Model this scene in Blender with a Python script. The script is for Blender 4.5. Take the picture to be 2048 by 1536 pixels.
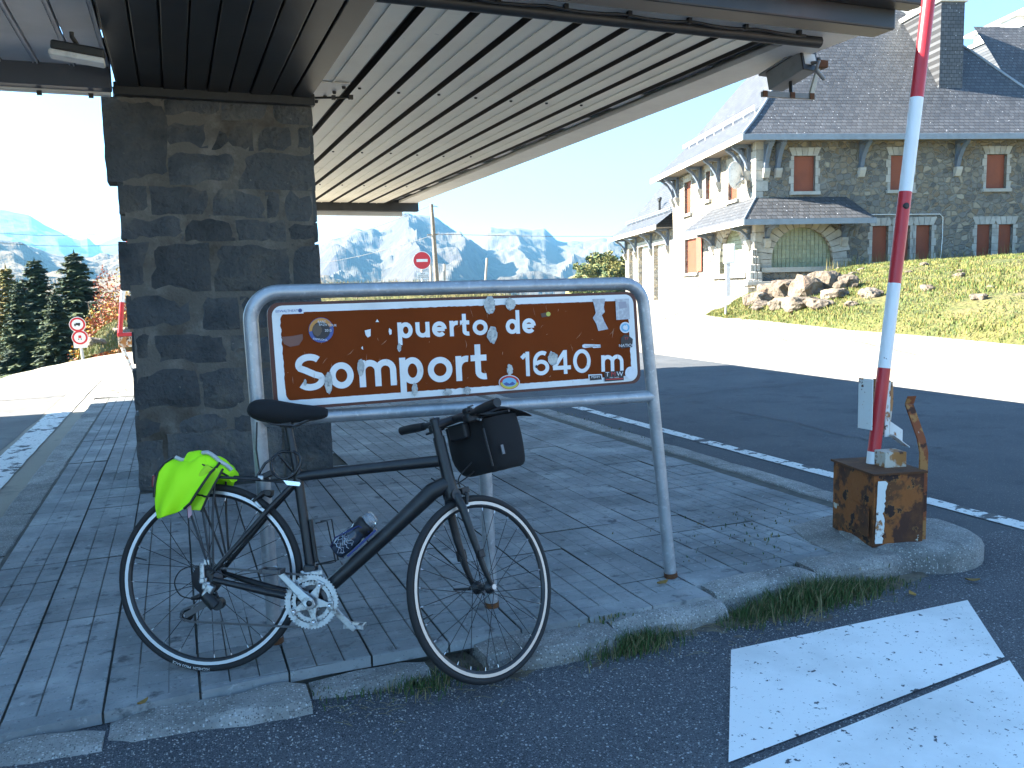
import bpy, bmesh, math, random
from mathutils import Vector, Matrix, noise
random.seed(7)
for o in list(bpy.data.objects): bpy.data.objects.remove(o)
SC = bpy.context.scene
COL = SC.collection
PI = math.pi

# ------------------------------------------------------------------ camera
YAW, PITCH, ROLL, CAMH, FPX = math.radians(21.5), math.radians(6.15), math.radians(1.3), 1.33, 1700.0
F_ = Vector((math.sin(YAW)*math.cos(PITCH), math.cos(YAW)*math.cos(PITCH), -math.sin(PITCH)))
R_ = Vector((math.cos(YAW), -math.sin(YAW), 0)); U_ = R_.cross(F_)
c_, s_ = math.cos(ROLL), math.sin(ROLL)
R_, U_ = c_*R_-s_*U_, s_*R_+c_*U_
CAM = Vector((0, 0, CAMH))
cd = bpy.data.cameras.new('camera'); cam = bpy.data.objects.new('camera', cd); COL.objects.link(cam)
cd.sensor_width = 36; cd.lens = FPX/2048*36; cd.clip_start = .05; cd.clip_end = 30000
cam.matrix_world = Matrix(((R_.x, U_.x, -F_.x, 0), (R_.y, U_.y, -F_.y, 0), (R_.z, U_.z, -F_.z, CAMH), (0, 0, 0, 1)))
SC.camera = cam

# ------------------------------------------------------------------ sky and sun
SUNV = Vector((-4.6, 1.9, 2.95)).normalized()
ELEV = math.asin(SUNV.z); AZ = math.atan2(SUNV.x, SUNV.y)          # azimuth clockwise from +Y
W = bpy.data.worlds.new('World'); SC.world = W; W.use_nodes = True
nt = W.node_tree; nt.nodes.clear()
sky = nt.nodes.new('ShaderNodeTexSky'); sky.sky_type = 'NISHITA'; sky.sun_disc = False
sky.sun_elevation = ELEV; sky.sun_rotation = AZ; sky.altitude = 1640
sky.air_density = 1.0; sky.dust_density = 0.7; sky.ozone_density = 3.0
bg = nt.nodes.new('ShaderNodeBackground'); bg.inputs['Strength'].default_value = 0.05
wo = nt.nodes.new('ShaderNodeOutputWorld')
nt.links.new(sky.outputs[0], bg.inputs[0]); nt.links.new(bg.outputs[0], wo.inputs[0])
sd = bpy.data.lights.new('sun', 'SUN'); sd.energy = 5.0; sd.angle = math.radians(.5); sd.color = (1, .93, .80)
sun = bpy.data.objects.new('sun', sd); COL.objects.link(sun)
sun.rotation_euler = (-SUNV).to_track_quat('-Z', 'Y').to_euler(); sun.location = (0, 0, 30)
vs = SC.view_settings; vs.view_transform = 'Standard'; vs.look = 'None'; vs.gamma = 1; vs.use_curve_mapping = False
vs.exposure = 3.2
HAZE = 1.1e-4

# ------------------------------------------------------------------ measuring helpers (survey of the place from the view)
def ray(px, py): return F_*FPX + R_*(px-1024) - U_*(py-768)
def at_z(px, py, z=0.):
    d = ray(px, py); return CAM + d*((z-CAM.z)/d.z)
def at_y(px, py, y):
    d = ray(px, py); return CAM + d*(y/d.y)
def at_r(px, py, r):
    d = ray(px, py); return CAM + d*(r/math.hypot(d.x, d.y))
def sstep(a, b, x):
    t = min(1, max(0, (x-a)/(b-a))); return t*t*(3-2*t)
def terrain(x, y):
    r = math.hypot(x, y); k = min(1, 46/max(r, 1e-6)); s = sstep(9, 34, r)
    az = math.degrees(math.atan2(x, y)); b = .006+.019*sstep(2, 22, az)
    z = -.10 + s*(.072*max(x, .25*x)*k - b*y*k + .10)
    if az < 6:                                         # the land drops behind the edge of the left lane
        e = 18.4+(max(-12, min(2, az))+9.6)*1.2
        z -= 5.2*sstep(e+1.2, e+17, r)*(1-sstep(1, 6, az))
    # asphalt resurfaced almost flush with the kerb at the left end of the island
    z += .085*math.exp(-((x+.7)/1.1)**2)*math.exp(-((y-2.2)/1.2)**2)
    if r > 34:
        # gentle crest then the land falls away behind
        crest = 1.6*math.exp(-((az-17)/11)**2)*sstep(27, 33, r) if r < 60 else 1.6*math.exp(-((az-17)/11)**2)
        z += crest*0
        drop = sstep(46, 260, r)
        z -= 34*drop
    return z
def on_ground(px, py):
    d = ray(px, py); d = d/math.hypot(d.x, d.y); r = 1.2
    while r < 60:
        p = CAM + d*r
        if p.z <= terrain(p.x, p.y): break
        r += .05 if r < 30 else .2
    return Vector((p.x, p.y, terrain(p.x, p.y)))

# ------------------------------------------------------------------ materials
def nodes(m): return m.node_tree.nodes, m.node_tree.links
def pmat(name, col, rough=.8, metal=0., var=None, bump=None, rnd=0., spec=None, extra=None, coat=0):
    """col2/scale/lo/hi variation, bump=(scale,strength,distance,detail), rnd = per-object brightness spread"""
    m = bpy.data.materials.new(name); m.use_nodes = True
    n, l = nodes(m); b = n['Principled BSDF']
    b.inputs['Roughness'].default_value = rough; b.inputs['Metallic'].default_value = metal
    if spec is not None: b.inputs['Specular IOR Level'].default_value = spec
    if coat: b.inputs['Coat Weight'].default_value = coat
    b.inputs['Base Color'].default_value = (*col, 1)
    geo = n.new('ShaderNodeNewGeometry'); P = geo.outputs['Position']
    out = None
    def rgb(c):
        q = n.new('ShaderNodeRGB'); q.outputs[0].default_value = (*c, 1); return q.outputs[0]
    vl = [] if var is None else (var if isinstance(var, list) else [var])
    for (c2, sc, lo, hi) in vl:
        t = n.new('ShaderNodeTexNoise'); t.inputs['Scale'].default_value = sc; t.inputs['Detail'].default_value = 6
        t.inputs['Roughness'].default_value = .62
        l.new(P, t.inputs['Vector'])
        rp = n.new('ShaderNodeMapRange'); rp.inputs[1].default_value = lo; rp.inputs[2].default_value = hi
        l.new(t.outputs[0], rp.inputs[0])
        mx = n.new('ShaderNodeMix'); mx.data_type = 'RGBA'
        l.new(rp.outputs[0], mx.inputs[0]); l.new(out if out else rgb(col), mx.inputs[6]); mx.inputs[7].default_value = (*c2, 1)
        out = mx.outputs[2]
    if extra: out = extra(n, l, P, out if out else rgb(col), b)
    if rnd:
        oi = n.new('ShaderNodeObjectInfo'); rp = n.new('ShaderNodeMapRange')
        rp.inputs[3].default_value = 1-rnd; rp.inputs[4].default_value = 1+rnd
        l.new(oi.outputs['Random'], rp.inputs[0])
        mx = n.new('ShaderNodeMix'); mx.data_type = 'RGBA'; mx.blend_type = 'MULTIPLY'; mx.inputs[0].default_value = 1
        l.new(out if out else rgb(col), mx.inputs[6]); l.new(rp.outputs[0], mx.inputs[7]); out = mx.outputs[2]
    if out: l.new(out, b.inputs['Base Color'])
    if bump:
        bl = bump if isinstance(bump, list) else [bump]; prev = None
        for (sc, st, dist) in bl:
            t = n.new('ShaderNodeTexNoise'); t.inputs['Scale'].default_value = sc; t.inputs['Detail'].default_value = 5
            l.new(P, t.inputs['Vector'])
            bp = n.new('ShaderNodeBump'); bp.inputs['Strength'].default_value = st; bp.inputs['Distance'].default_value = dist
            l.new(t.outputs[0], bp.inputs['Height'])
            if prev: l.new(prev, bp.inputs['Normal'])
            prev = bp.outputs[0]
        l.new(prev, b.inputs['Normal'])
    return m
def speckle(c2, scale, thr, soft=.05):
    """small stones of another colour set in the surface"""
    def fx(n, l, P, out, b):
        v = n.new('ShaderNodeTexVoronoi'); v.inputs['Scale'].default_value = scale; l.new(P, v.inputs['Vector'])
        s = n.new('ShaderNodeSeparateColor'); l.new(v.outputs['Color'], s.inputs[0])
        a = n.new('ShaderNodeMapRange'); a.inputs[1].default_value = thr; a.inputs[2].default_value = thr+.08; l.new(s.outputs[0], a.inputs[0])
        d = n.new('ShaderNodeMapRange'); d.inputs[1].default_value = .48; d.inputs[2].default_value = .30; l.new(v.outputs['Distance'], d.inputs[0])
        mu = n.new('ShaderNodeMath'); mu.operation = 'MULTIPLY'; l.new(a.outputs[0], mu.inputs[0]); l.new(d.outputs[0], mu.inputs[1])
        mx = n.new('ShaderNodeMix'); mx.data_type = 'RGBA'; l.new(mu.outputs[0], mx.inputs[0]); l.new(out, mx.inputs[6]); mx.inputs[7].default_value = (*c2, 1)
        return mx.outputs[2]
    return fx
def patchy(layers):
    """stacked sharp-edged patches: (colour, scale, threshold, softness)"""
    def fx(n, l, P, out, b):
        for (c, sc, th, so) in layers:
            t = n.new('ShaderNodeTexNoise'); t.inputs['Scale'].default_value = sc; t.inputs['Detail'].default_value = 7; t.inputs['Roughness'].default_value = .6
            l.new(P, t.inputs['Vector'])
            rp = n.new('ShaderNodeMapRange'); rp.inputs[1].default_value = th; rp.inputs[2].default_value = th+so; l.new(t.outputs[0], rp.inputs[0])
            mx = n.new('ShaderNodeMix'); mx.data_type = 'RGBA'; l.new(rp.outputs[0], mx.inputs[0]); l.new(out, mx.inputs[6]); mx.inputs[7].default_value = (*c, 1)
            out = mx.outputs[2]
        return out
    return fx

# ------------------------------------------------------------------ mesh builder
OFF = {}
class MB:
    def __init__(s): s.v = []; s.f = []; s.mi = []; s.sm = []
    def add(s, vs, fs, mi=0, sm=False):
        k = len(s.v); s.v += [Vector(q) for q in vs]
        for f in fs: s.f.append([i+k for i in f]); s.mi.append(mi); s.sm.append(sm)
        return s
    def boxb(s, x0, x1, y0, y1, z0, z1, mi=0, M=None):
        vs = [Vector(p) for p in ((x0,y0,z0),(x1,y0,z0),(x1,y1,z0),(x0,y1,z0),(x0,y0,z1),(x1,y0,z1),(x1,y1,z1),(x0,y1,z1))]
        if M: vs = [M @ p for p in vs]
        return s.add(vs, [(0,3,2,1),(4,5,6,7),(0,1,5,4),(1,2,6,5),(2,3,7,6),(3,0,4,7)], mi)
    def box(s, c, d, M=None, mi=0):
        h = [q/2 for q in d]
        T = Matrix.Translation(Vector(c)) @ (M.to_4x4() if M else Matrix())
        return s.boxb(-h[0], h[0], -h[1], h[1], -h[2], h[2], mi, T)
    def tube(s, pts, r, n=10, closed=False, mi=0, cap=True, sm=True, sy=1.0):
        pts = [Vector(p) for p in pts]; N = len(pts)
        rs = r if isinstance(r, (list, tuple)) else [r]*N
        up = None; rings = []
        for i in range(N):
            if closed: t = pts[(i+1) % N]-pts[i-1]
            else: t = pts[min(i+1, N-1)]-pts[max(i-1, 0)]
            if t.length < 1e-9: t = Vector((0,0,1))
            t.normalize()
            if up is None:
                up = Vector((0,0,1)) if abs(t.z) < .9 else Vector((1,0,0))
            a = t.cross(up)
            if a.length < 1e-6: a = t.cross(Vector((0,1,0)))
            a.normalize(); up = a.cross(t).normalized()
            rings.append([pts[i]+(a*math.cos(2*PI*k/n)*sy+up*math.sin(2*PI*k/n))*rs[i] for k in range(n)])
        vs = [p for q in rings for p in q]; fs = []
        for i in range(N if closed else N-1):
            j = (i+1) % N
            for k in range(n): fs.append((i*n+k, i*n+(k+1) % n, j*n+(k+1) % n, j*n+k))
        s.add(vs, fs, mi, sm)
        if cap and not closed:
            s.add(rings[0], [tuple(range(n))], mi); s.add(rings[-1], [tuple(range(n-1, -1, -1))], mi)
        return s
    def lathe(s, prof, M=None, n=24, mi=0, sm=True, closed=False):
        M = M or Matrix(); rings = []
        for (r, z) in prof: rings.append([M @ Vector((r*math.cos(2*PI*k/n), r*math.sin(2*PI*k/n), z)) for k in range(n)])
        vs = [p for q in rings for p in q]; fs = []; N = len(prof)
        for i in range(N if closed else N-1):
            j = (i+1) % N
            for k in range(n): fs.append((i*n+k, i*n+(k+1) % n, j*n+(k+1) % n, j*n+k))
        return s.add(vs, fs, mi, sm)
    def prism(s, poly, vec, mi=0):
        poly = [Vector(p) for p in poly]; n = len(poly); vec = Vector(vec)
        return s.add(poly+[p+vec for p in poly], [tuple(range(n-1, -1, -1)), tuple(range(n, 2*n))]+[(i, (i+1) % n, n+(i+1) % n, n+i) for i in range(n)], mi)
    def grid(s, P, mi=0, sm=True, flip=False):
        nr, nc = len(P), len(P[0]); vs = [p for r in P for p in r]; fs = []
        for i in range(nr-1):
            for j in range(nc-1):
                q = (i*nc+j, i*nc+j+1, (i+1)*nc+j+1, (i+1)*nc+j); fs.append(q[::-1] if flip else q)
        return s.add(vs, fs, mi, sm)
    def build(s, name, mats, parent=None, bevel=0, subsurf=0, solid=0, fix=True):
        o = OFF.get(parent, Vector((0,0,0))) if parent else Vector((0,0,0))
        me = bpy.data.meshes.new(name); me.from_pydata([tuple(p-o) for p in s.v], [], s.f)
        if not isinstance(mats, (list, tuple)): mats = [mats]
        for m in mats: me.materials.append(m)
        for i, p in enumerate(me.polygons): p.material_index = s.mi[i]; p.use_smooth = s.sm[i]
        if fix:
            bm = bmesh.new(); bm.from_mesh(me); bmesh.ops.recalc_face_normals(bm, faces=bm.faces); bm.to_mesh(me); bm.free()
        me.update()
        ob = bpy.data.objects.new(name, me); COL.objects.link(ob)
        if parent: ob.parent = parent; OFF[ob] = o
        if solid:
            q = ob.modifiers.new('solid', 'SOLIDIFY'); q.thickness = solid; q.offset = 0
        if bevel:
            q = ob.modifiers.new('bevel', 'BEVEL'); q.width = bevel; q.segments = 2; q.limit_method = 'ANGLE'; q.angle_limit = math.radians(40)
        if subsurf:
            q = ob.modifiers.new('sub', 'SUBSURF'); q.levels = subsurf; q.render_levels = subsurf
        return ob
def tag(o, label, cat, group=None):
    o['label'] = label; o['category'] = cat
    if group: o['group'] = group
    return o
def struct(o, kind='structure'): o['kind'] = kind; return o
def root(name, loc, label, cat, group=None, M=None):
    e = bpy.data.objects.new(name, None); COL.objects.link(e); e.empty_display_size = .2
    if M is not None: e.matrix_world = Matrix.Translation(Vector(loc)) @ M.to_4x4(); OFF[e] = Vector((0,0,0))
    else: e.location = loc; OFF[e] = Vector(loc)
    if label: tag(e, label, cat, group)
    return e
def clone(o, parent=None, name=None):
    c = o.copy(); COL.objects.link(c)
    if parent: c.parent = parent
    return c
def mesh_copy(ob, parent, loc=(0,0,0), rot=(0,0,0), scale=(1,1,1)):
    c = ob.copy(); COL.objects.link(c); c.parent = parent; c.location = loc; c.rotation_euler = rot; c.scale = scale; return c
def smooth(pts, k=6):
    pts = [Vector(p) for p in pts]; out = []; n = len(pts)
    for i in range(n-1):
        a, b, c, d = pts[max(0, i-1)], pts[i], pts[i+1], pts[min(n-1, i+2)]
        for j in range(k):
            t = j/k; out.append(.5*((2*b)+(c-a)*t+(2*a-5*b+4*c-d)*t*t+(3*b-a-3*c+d)*t**3))
    return out+[pts[-1]]
def nz(x, y, z=0.): return noise.noise(Vector((x, y, z)))
def fbm(x, y, z=0., o=4):
    a, f, s = 1., 1., 0.
    for _ in range(o): s += a*nz(x*f, y*f, z*f); a *= .5; f *= 2.07
    return s
# ================================================================== ground, roads, sidewalk
def asph_fx(n, l, P, out, b):
    out = speckle((.125,.135,.15), 190, .30)(n, l, P, out, b)
    out = speckle((.016,.018,.024), 140, .55)(n, l, P, out, b)
    out = speckle((.24,.245,.25), 150, .78)(n, l, P, out, b)
    return speckle((.40,.40,.40), 95, .90)(n, l, P, out, b)
asph = pmat('asphalt', (.050,.056,.066), .92, var=[((.080,.084,.092), 1.1, .40, .62), ((.030,.034,.042), .5, .52, .70)],
            bump=[(260, .6, .004), (60, .3, .004)], extra=asph_fx)
def road_extra(n, l, P, out, b):
    return speckle((.22,.21,.19), 120, .86)(n, l, P, out, b)
road_m = pmat('old_road', (.27,.24,.19), .9, var=[((.33,.295,.23), .35, .38, .62), ((.12,.11,.10), 1.1, .60, .72), ((.13,.12,.11), 6, .66, .74)], bump=[(200, .5, .004)], extra=road_extra)
earth = pmat('mountain_grass', (.115,.125,.045), .95, var=[((.20,.175,.085), .12, .42, .62), ((.06,.085,.03), .6, .5, .7)], bump=[(2.5, .8, .25)])
concrete = pmat('tile_concrete', (.225,.24,.245), .85, var=[((.33,.34,.34), 3.1, .45, .66), ((.13,.14,.145), 1.3, .48, .70), ((.085,.092,.10), 9, .58, .68), ((.36,.37,.37), 26, .60, .72), ((.10,.105,.11), 60, .60, .70)],
                bump=[(90, .5, .004), (25, .4, .006)], rnd=.16)
joint_m = pmat('joint_dirt', (.06,.06,.052), .95, var=((.10,.095,.08), 8, .4, .6))
def kerb_fx(n, l, P, out, b):
    out = speckle((.09,.09,.09), 150, .60)(n, l, P, out, b)
    return speckle((.45,.44,.42), 110, .70)(n, l, P, out, b)
kerb_m = pmat('kerb_concrete', (.23,.225,.21), .9, var=[((.33,.32,.30), 5, .45, .65), ((.12,.12,.115), 2.2, .5, .7)], bump=[(120, .8, .008), (14, .8, .03)],
              extra=kerb_fx, rnd=.14)
paint_m = pmat('road_paint', (.80,.80,.78), .75, var=[((.62,.62,.60), 1.6, .48, .7)], bump=[(120, .4, .004)],
               extra=patchy([((.05,.055,.065), 26, .64, .02), ((.06,.065,.075), 75, .655, .02), ((.30,.31,.33), 4.5, .70, .10)]))
paint_old = pmat('road_paint_worn', (.66,.66,.63), .8, bump=[(120, .4, .004)], extra=patchy([((.07,.07,.072), 5.5, .56, .03), ((.08,.08,.08), 30, .60, .03)]))

# near asphalt apron + roads: one draped sheet laid out radially round the island
def sheet(name, mat, rin, rout, az0, az1, naz, radii, dz, kind='structure'):
    P = []
    for i in range(naz+1):
        az = math.radians(az0+(az1-az0)*i/naz); row = []
        for q in radii:
            r = rin(az)+(rout(az)-rin(az))*q
            x, y = r*math.sin(az), r*math.cos(az); row.append((x, y, terrain(x, y)+dz))
        P.append(row)
    m = MB(); m.grid(P, flip=True)
    o = m.build(name, mat, fix=False)
    for p in o.data.polygons: pass
    return struct(o, kind)
edge_px = [(0,736),(60,728),(120,719),(170,711),(240,692)]
EP = [at_z(p[0], p[1], -.12) for p in edge_px]
EA = [(math.degrees(math.atan2(p.x, p.y)), math.hypot(p.x, p.y)) for p in EP]
def r_edge(az):
    a = (math.degrees(az)+180) % 360-180
    if a < -60 or a > 120: return 30.
    tab = [(-60, 26), (-30, 20)]+EA+[(8, 30.), (24, 34), (30, 70), (75, 75), (100, 40), (120, 30)]
    for (a0, r0), (a1, r1) in zip(tab, tab[1:]):
        if a0 <= a <= a1: return r0+(r1-r0)*(a-a0)/max(1e-6, a1-a0)
    return 30.
RQ = [(k/60)**1.6 for k in range(61)]
road = sheet('road', road_m, lambda a: .0, r_edge, -180, 180, 240, RQ, 0)
# fresher patch of asphalt in front of the island
P = []
for i in range(61):
    x = -4.2+16.2*i/60; row = []
    for j in range(31):
        y = -2.6+6.0*j/30; row.append((x, y, terrain(x, y)+.006))
    P.append(row)
m = MB(); m.grid(P, flip=True); apron = struct(m.build('asphalt_apron', asph, fix=False))
P = []  # right-lane sheet over the shaded road, with the shade put into its dark colour
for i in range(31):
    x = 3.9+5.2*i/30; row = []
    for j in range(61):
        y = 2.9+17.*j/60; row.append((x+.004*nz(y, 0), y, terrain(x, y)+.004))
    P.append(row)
lane_shade_m = pmat('lane_painted_shade', (.048,.055,.064), .92, var=[((.070,.076,.084), .9, .40, .66), ((.030,.036,.044), 2.5, .55, .72)], bump=[(220, .5, .004)], extra=speckle((.20,.195,.18), 130, .86))
m = MB(); m.grid(P, flip=True); lane = struct(m.build('road', lane_shade_m, fix=False))

P = []  # left-lane sheet, coloured darker than the road to deepen the shade there
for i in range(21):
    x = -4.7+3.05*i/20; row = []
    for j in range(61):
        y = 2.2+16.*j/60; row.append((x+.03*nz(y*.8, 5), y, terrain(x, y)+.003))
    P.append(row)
left_shade_m = pmat('left_lane_painted_shade', (.105,.102,.098), .92, var=[((.15,.145,.135), .8, .42, .64), ((.07,.07,.07), 2.2, .56, .72)], bump=[(220, .5, .004)], extra=speckle((.22,.21,.2), 130, .86))
m = MB(); m.grid(P, flip=True); struct(m.build('road', left_shade_m, fix=False))
# earth sheet to the horizon
rad = [0, 3, 6, 9, 12, 15, 18, 21, 24, 27, 30, 33, 36, 40, 45, 52, 60, 75, 95, 125, 170, 240, 340, 520, 800, 1300, 2200, 4000, 7000]
P = []
for i in range(181):
    az = 2*PI*i/180; row = []
    for r in rad:
        x, y = r*math.sin(az), r*math.cos(az); e = r_edge(az)
        z = terrain(x, y)-(.25 if r < e-3 else .04)
        if r > 60: z += fbm(x*.01, y*.01, 3)*min(8, (r-60)*.03)
        row.append((x, y, z))
    P.append(row)
m = MB(); m.grid(P, flip=True); struct(m.build('ground', earth, fix=False))

# tar-sealed cracks in the old surface
tar = pmat('crack_tar', (.03,.03,.032), .8)
def crack(pts, w, seed):
    P = []
    fine = smooth([Vector((p.x, p.y, 0)) for p in pts], 14)
    for i, p in enumerate(fine):
        j = Vector((.10*nz(i*.35, seed), .10*nz(seed, i*.35), 0)); d_ = (fine[min(i+1, len(fine)-1)]-fine[max(i-1, 0)]).normalized(); n_ = Vector((-d_.y, d_.x, 0))*w*(.5+.5*abs(nz(i*.5, seed+4)))
        row = []
        for q_ in (p+j-n_, p+j+n_): row.append((q_.x, q_.y, terrain(q_.x, q_.y)+.012))
        P.append(row)
    m = MB(); m.grid(P, sm=False); m.build('tar_crack', tar, road)
gq = lambda *l: [at_z(a, b, -.10) for a, b in l]
crack(gq((-60,806),(60,798),(150,790),(252,778)), .035, 1.)
crack(gq((215,800),(235,786),(262,779),(290,776)), .02, 2.)
crack(gq((1440,655),(1560,700),(1700,706),(1850,730),(2060,742)), .022, 3.)
crack(gq((1330,800),(1450,784),(1600,772),(1700,766)), .014, 4.)
crack(gq((1420,815),(1600,850),(1720,880),(1900,900)), .012, 5.)
crack(gq((1330,668),(1400,650),(1470,640)), .03, 6.)
# painted markings (each sheet a few mm above the asphalt)
def decal(name, pts, mat, dz, parent=None, sub=10):
    """pts: four corners, draped"""
    a, b, c, d = [Vector((p[0], p[1], 0)) for p in pts]; P = []
    for i in range(sub+1):
        u = i/sub; row = []
        for j in range(sub+1):
            v = j/sub; p = a.lerp(b, u).lerp(d.lerp(c, u), v); row.append((p.x, p.y, terrain(p.x, p.y)+dz))
        P.append(row)
    m = MB(); m.grid(P); return m.build(name, mat, parent)
ZA = -.095
q = lambda x, y: at_z(x, y, ZA)
decal('painted_block', [q(1462,1303), q(1935,1203), q(2009,1317), q(1457,1530)], paint_m, .012, apron)
bl = [q(1474,1546), q(2019,1324)]; dv = q(2009,1317)-q(1935,1203)
decal('painted_block', [bl[0], bl[1], bl[1]+dv*1.05, bl[0]+dv*1.3], paint_m, .012, apron)
# edge line of the right-hand lane: runs parallel to the island
def strip(name, x0, x1, y0, y1, mat, dz, parent, n=40, wob=.012):
    P = []
    for i in range(n+1):
        y = y0+(y1-y0)*i/n; row = []
        for x in (x0+wob*nz(y*3, 1), (x0+x1)/2, x1+wob*nz(y*3, 9)): row.append((x, y, terrain(x, y)+dz))
        P.append(row)
    m = MB(); m.grid(P, flip=True); return m.build(name, mat, parent)
strip('edge_line', 4.46, 4.60, 1.2, 9.9, paint_old, .010, lane)
strip('edge_line', -1.60, -1.33, 3.6, 17.5, paint_old, .009, road)

# ------------------------------------------------------------------ sidewalk island
def y_front(x): return 2.98+.085*(x+.26)           # inner edge of the front kerb
SW = struct(MB().prism([(-.92, y_front(-.92)-.01, -.35), (3.45, y_front(3.45)-.01, -.35), (3.72, 3.42, -.35), (3.72, 13.1, -.35), (-.92, 13.1, -.35)], (0, 0, .338)).build('sidewalk', joint_m))
SW['kind'] = 'structure'
T = .3
def tile_mesh(worn, cutx=T):
    m = MB(); g = .004; gy = .0030; d = .0016 if worn else .0035
    m.boxb(g, cutx-g, gy, T-gy, -.04, -d, 1)
    k = max(1, round(cutx/.1)); w = cutx/k
    for i in range(k):
        for j in range(3):
            q = .0006 if worn else .0022; e = .0040 if i == 0 else q; e2 = q if i < k-1 else .0040; ey = .0013 if worn else .0023
            x0, x1, y0, y1 = i*w+e, (i+1)*w-e2, j*.1+ey, (j+1)*.1-ey
            f = .002
            m.add([(x0,y0,-d),(x1,y0,-d),(x1,y1,-d),(x0,y1,-d),(x0+f,y0+f,0),(x1-f,y0+f,0),(x1-f,y1-f,0),(x0+f,y1-f,0)],
                  [(4,5,6,7),(0,1,5,4),(1,2,6,5),(2,3,7,6),(3,0,4,7)], 0)
    me = bpy.data.meshes.new('tile'); me.from_pydata([tuple(p) for p in m.v], [], m.f)
    me.materials.append(concrete); me.materials.append(joint_m)
    for i, p in enumerate(me.polygons): p.material_index = m.mi[i]
    return me
tm = [tile_mesh(False), tile_mesh(True)]
cells = []
for i in range(15):
    for j in range(34):
        x, y = -.895+i*T, 3.02+j*T
        if x+T > 3.70 or y+T > 13.1: continue
        if y+T/2 < y_front(x+T/2)-.02: continue
        if -.36 < x+T/2 < 1.10 and 6.42 < y+T/2 < 7.35: continue
        cells.append((math.hypot(x-.5, y), x, y))
cells.sort()
first = {}
for (_, x, y) in cells: first[x] = min(first.get(x, 99), y)
for x, y in first.items():
    a, b = y_front(x)-.02, y_front(x+T)-.02
    m = MB(); m.prism([(x+.004,a,-.04),(x+T-.004,b,-.04),(x+T-.004,y-.002,-.04),(x+.004,y-.002,-.04)], (0,0,.0385)); m.build('tile', concrete, SW)
far = MB()
for k, (d_, x, y) in enumerate(cells):
    z = .004*nz(x*1.3, y*1.3, 4)+random.uniform(-.0015, .0015)
    rx, ry = random.uniform(-.006, .006), random.uniform(-.006, .006)
    me = tm[1 if nz(x*.8, y*.8, 8) > -.1 and y < 7 else 0]
    if k < 290:
        o = bpy.data.objects.new('tile', me); COL.objects.link(o); o.parent = SW; o.location = (x, y, z); o.rotation_euler = (rx, ry, 0)
    else:
        k0 = len(far.v); far.v += [v.co+Vector((x, y, z)) for v in me.vertices]
        for p in me.polygons: far.f.append([a+k0 for a in p.vertices]); far.mi.append(p.material_index); far.sm.append(False)
fo = far.build('tile', [concrete, joint_m], SW, fix=False); fo['kind'] = 'stuff'

# kerb stones
def stone_block(m, x0, x1, y0, y1, z0, z1, rough=.012, round_=.018, seed=0, nx=5, ny=4, mi=0):
    """kerb block: top and sides as one uneven skin"""
    P = []
    cs = [(y0, z0), (y0, z1-round_), (y0+round_*.35, z1-round_*.35), (y0+round_, z1), (y1-round_*.5, z1), (y1, z1-round_*.4), (y1, z0)]
    for i in range(nx+1):
        x = x0+(x1-x0)*i/nx; ins = round_*.6 if i in (0, nx) else 0; row = []
        for (y, z) in cs:
            dy = rough*nz(x*7+seed, y*9, z*9); dz = rough*nz(x*6, y*8+seed, z*5)
            yy = y+dy+(ins*.4 if y < (y0+y1)/2 else -ins*.4); row.append((x, yy, z+dz-(ins*.5 if z > z1-round_*1.2 else 0)))
        P.append(row)
    m.grid(P, mi, sm=False)
    m.add(P[0], [tuple(range(len(cs)))], mi); m.add(P[-1], [tuple(range(len(cs)-1, -1, -1))], mi)
    return m
xs = [-.86, -.28, .36, 1.0, 1.58, 2.14, 2.72, 3.30]
for k, (a, b) in enumerate(zip(xs, xs[1:])):
    yi = y_front((a+b)/2)-.012
    w = [.20, .21, .17, .26, .22, .17, .20][k]
    top = [-.022, -.024, -.03, -.018, -.016, .004, .012][k]
    if k == 2: continue                                      # broken away, filled with dirt and weeds
    m = MB(); stone_block(m, a+.006, b-.006, yi-w, yi, -.32, top, .022 if k < 4 else .014, .04, k*3.1, nx=9)
    m.build('kerb_stone', kerb_m, SW, fix=True)
m = MB(); stone_block(m, .37, .80, y_front(.6)-.16, y_front(.6)-.03, -.3, -.045, .02, .03, 77); m.build('kerb_stone', kerb_m, SW)
# rounded end block at the right corner
ctr = Vector((3.55, 3.33)); P = []
for i in range(25):
    a = 2*PI*i/24
    row = []
    for (rr, z) in ((.36, -.35), (.36, -.02), (.345, .012), (.31, .028), (.14, .022), (.05, .020), (.004, .018)):
        rr2 = rr+.012*nz(i*.7, z*9); row.append((ctr.x+rr2*math.cos(a), ctr.y+rr2*math.sin(a)*.98, z+.008*nz(i*.5, rr*9, 5)))
    P.append(row)
P[-1] = P[0]
m = MB(); m.grid(P, sm=True); m.build('kerb_stone', kerb_m, SW)
for k in range(10):                                         # right-hand kerb
    y0 = 3.4+k*.97
    m = MB(); P = None
    stone_block(m, y0+.005, y0+.965, 0, .20, -.3, -.004+.006*nz(k, 3), .006, .02, 30+k)
    for v in m.v: v.x, v.y = 3.93-v.y, v.x
    m.build('kerb_stone', kerb_m, SW)
for k in range(10):                                         # left-hand kerb, flush slabs
    y0 = 3.15+k*.99
    m = MB(); stone_block(m, y0+.005, y0+.985, 0, .20, -.3, -.008+.006*nz(k, 7), .006, .02, 60+k)
    for v in m.v: v.x, v.y = -1.11+v.y, v.x
    m.build('kerb_stone', kerb_m, SW)
m = MB(); m.boxb(-1.12, 3.95, 13.12, 13.45, -.3, -.004); m.build('kerb_stone', kerb_m, SW, bevel=.015)
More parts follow.
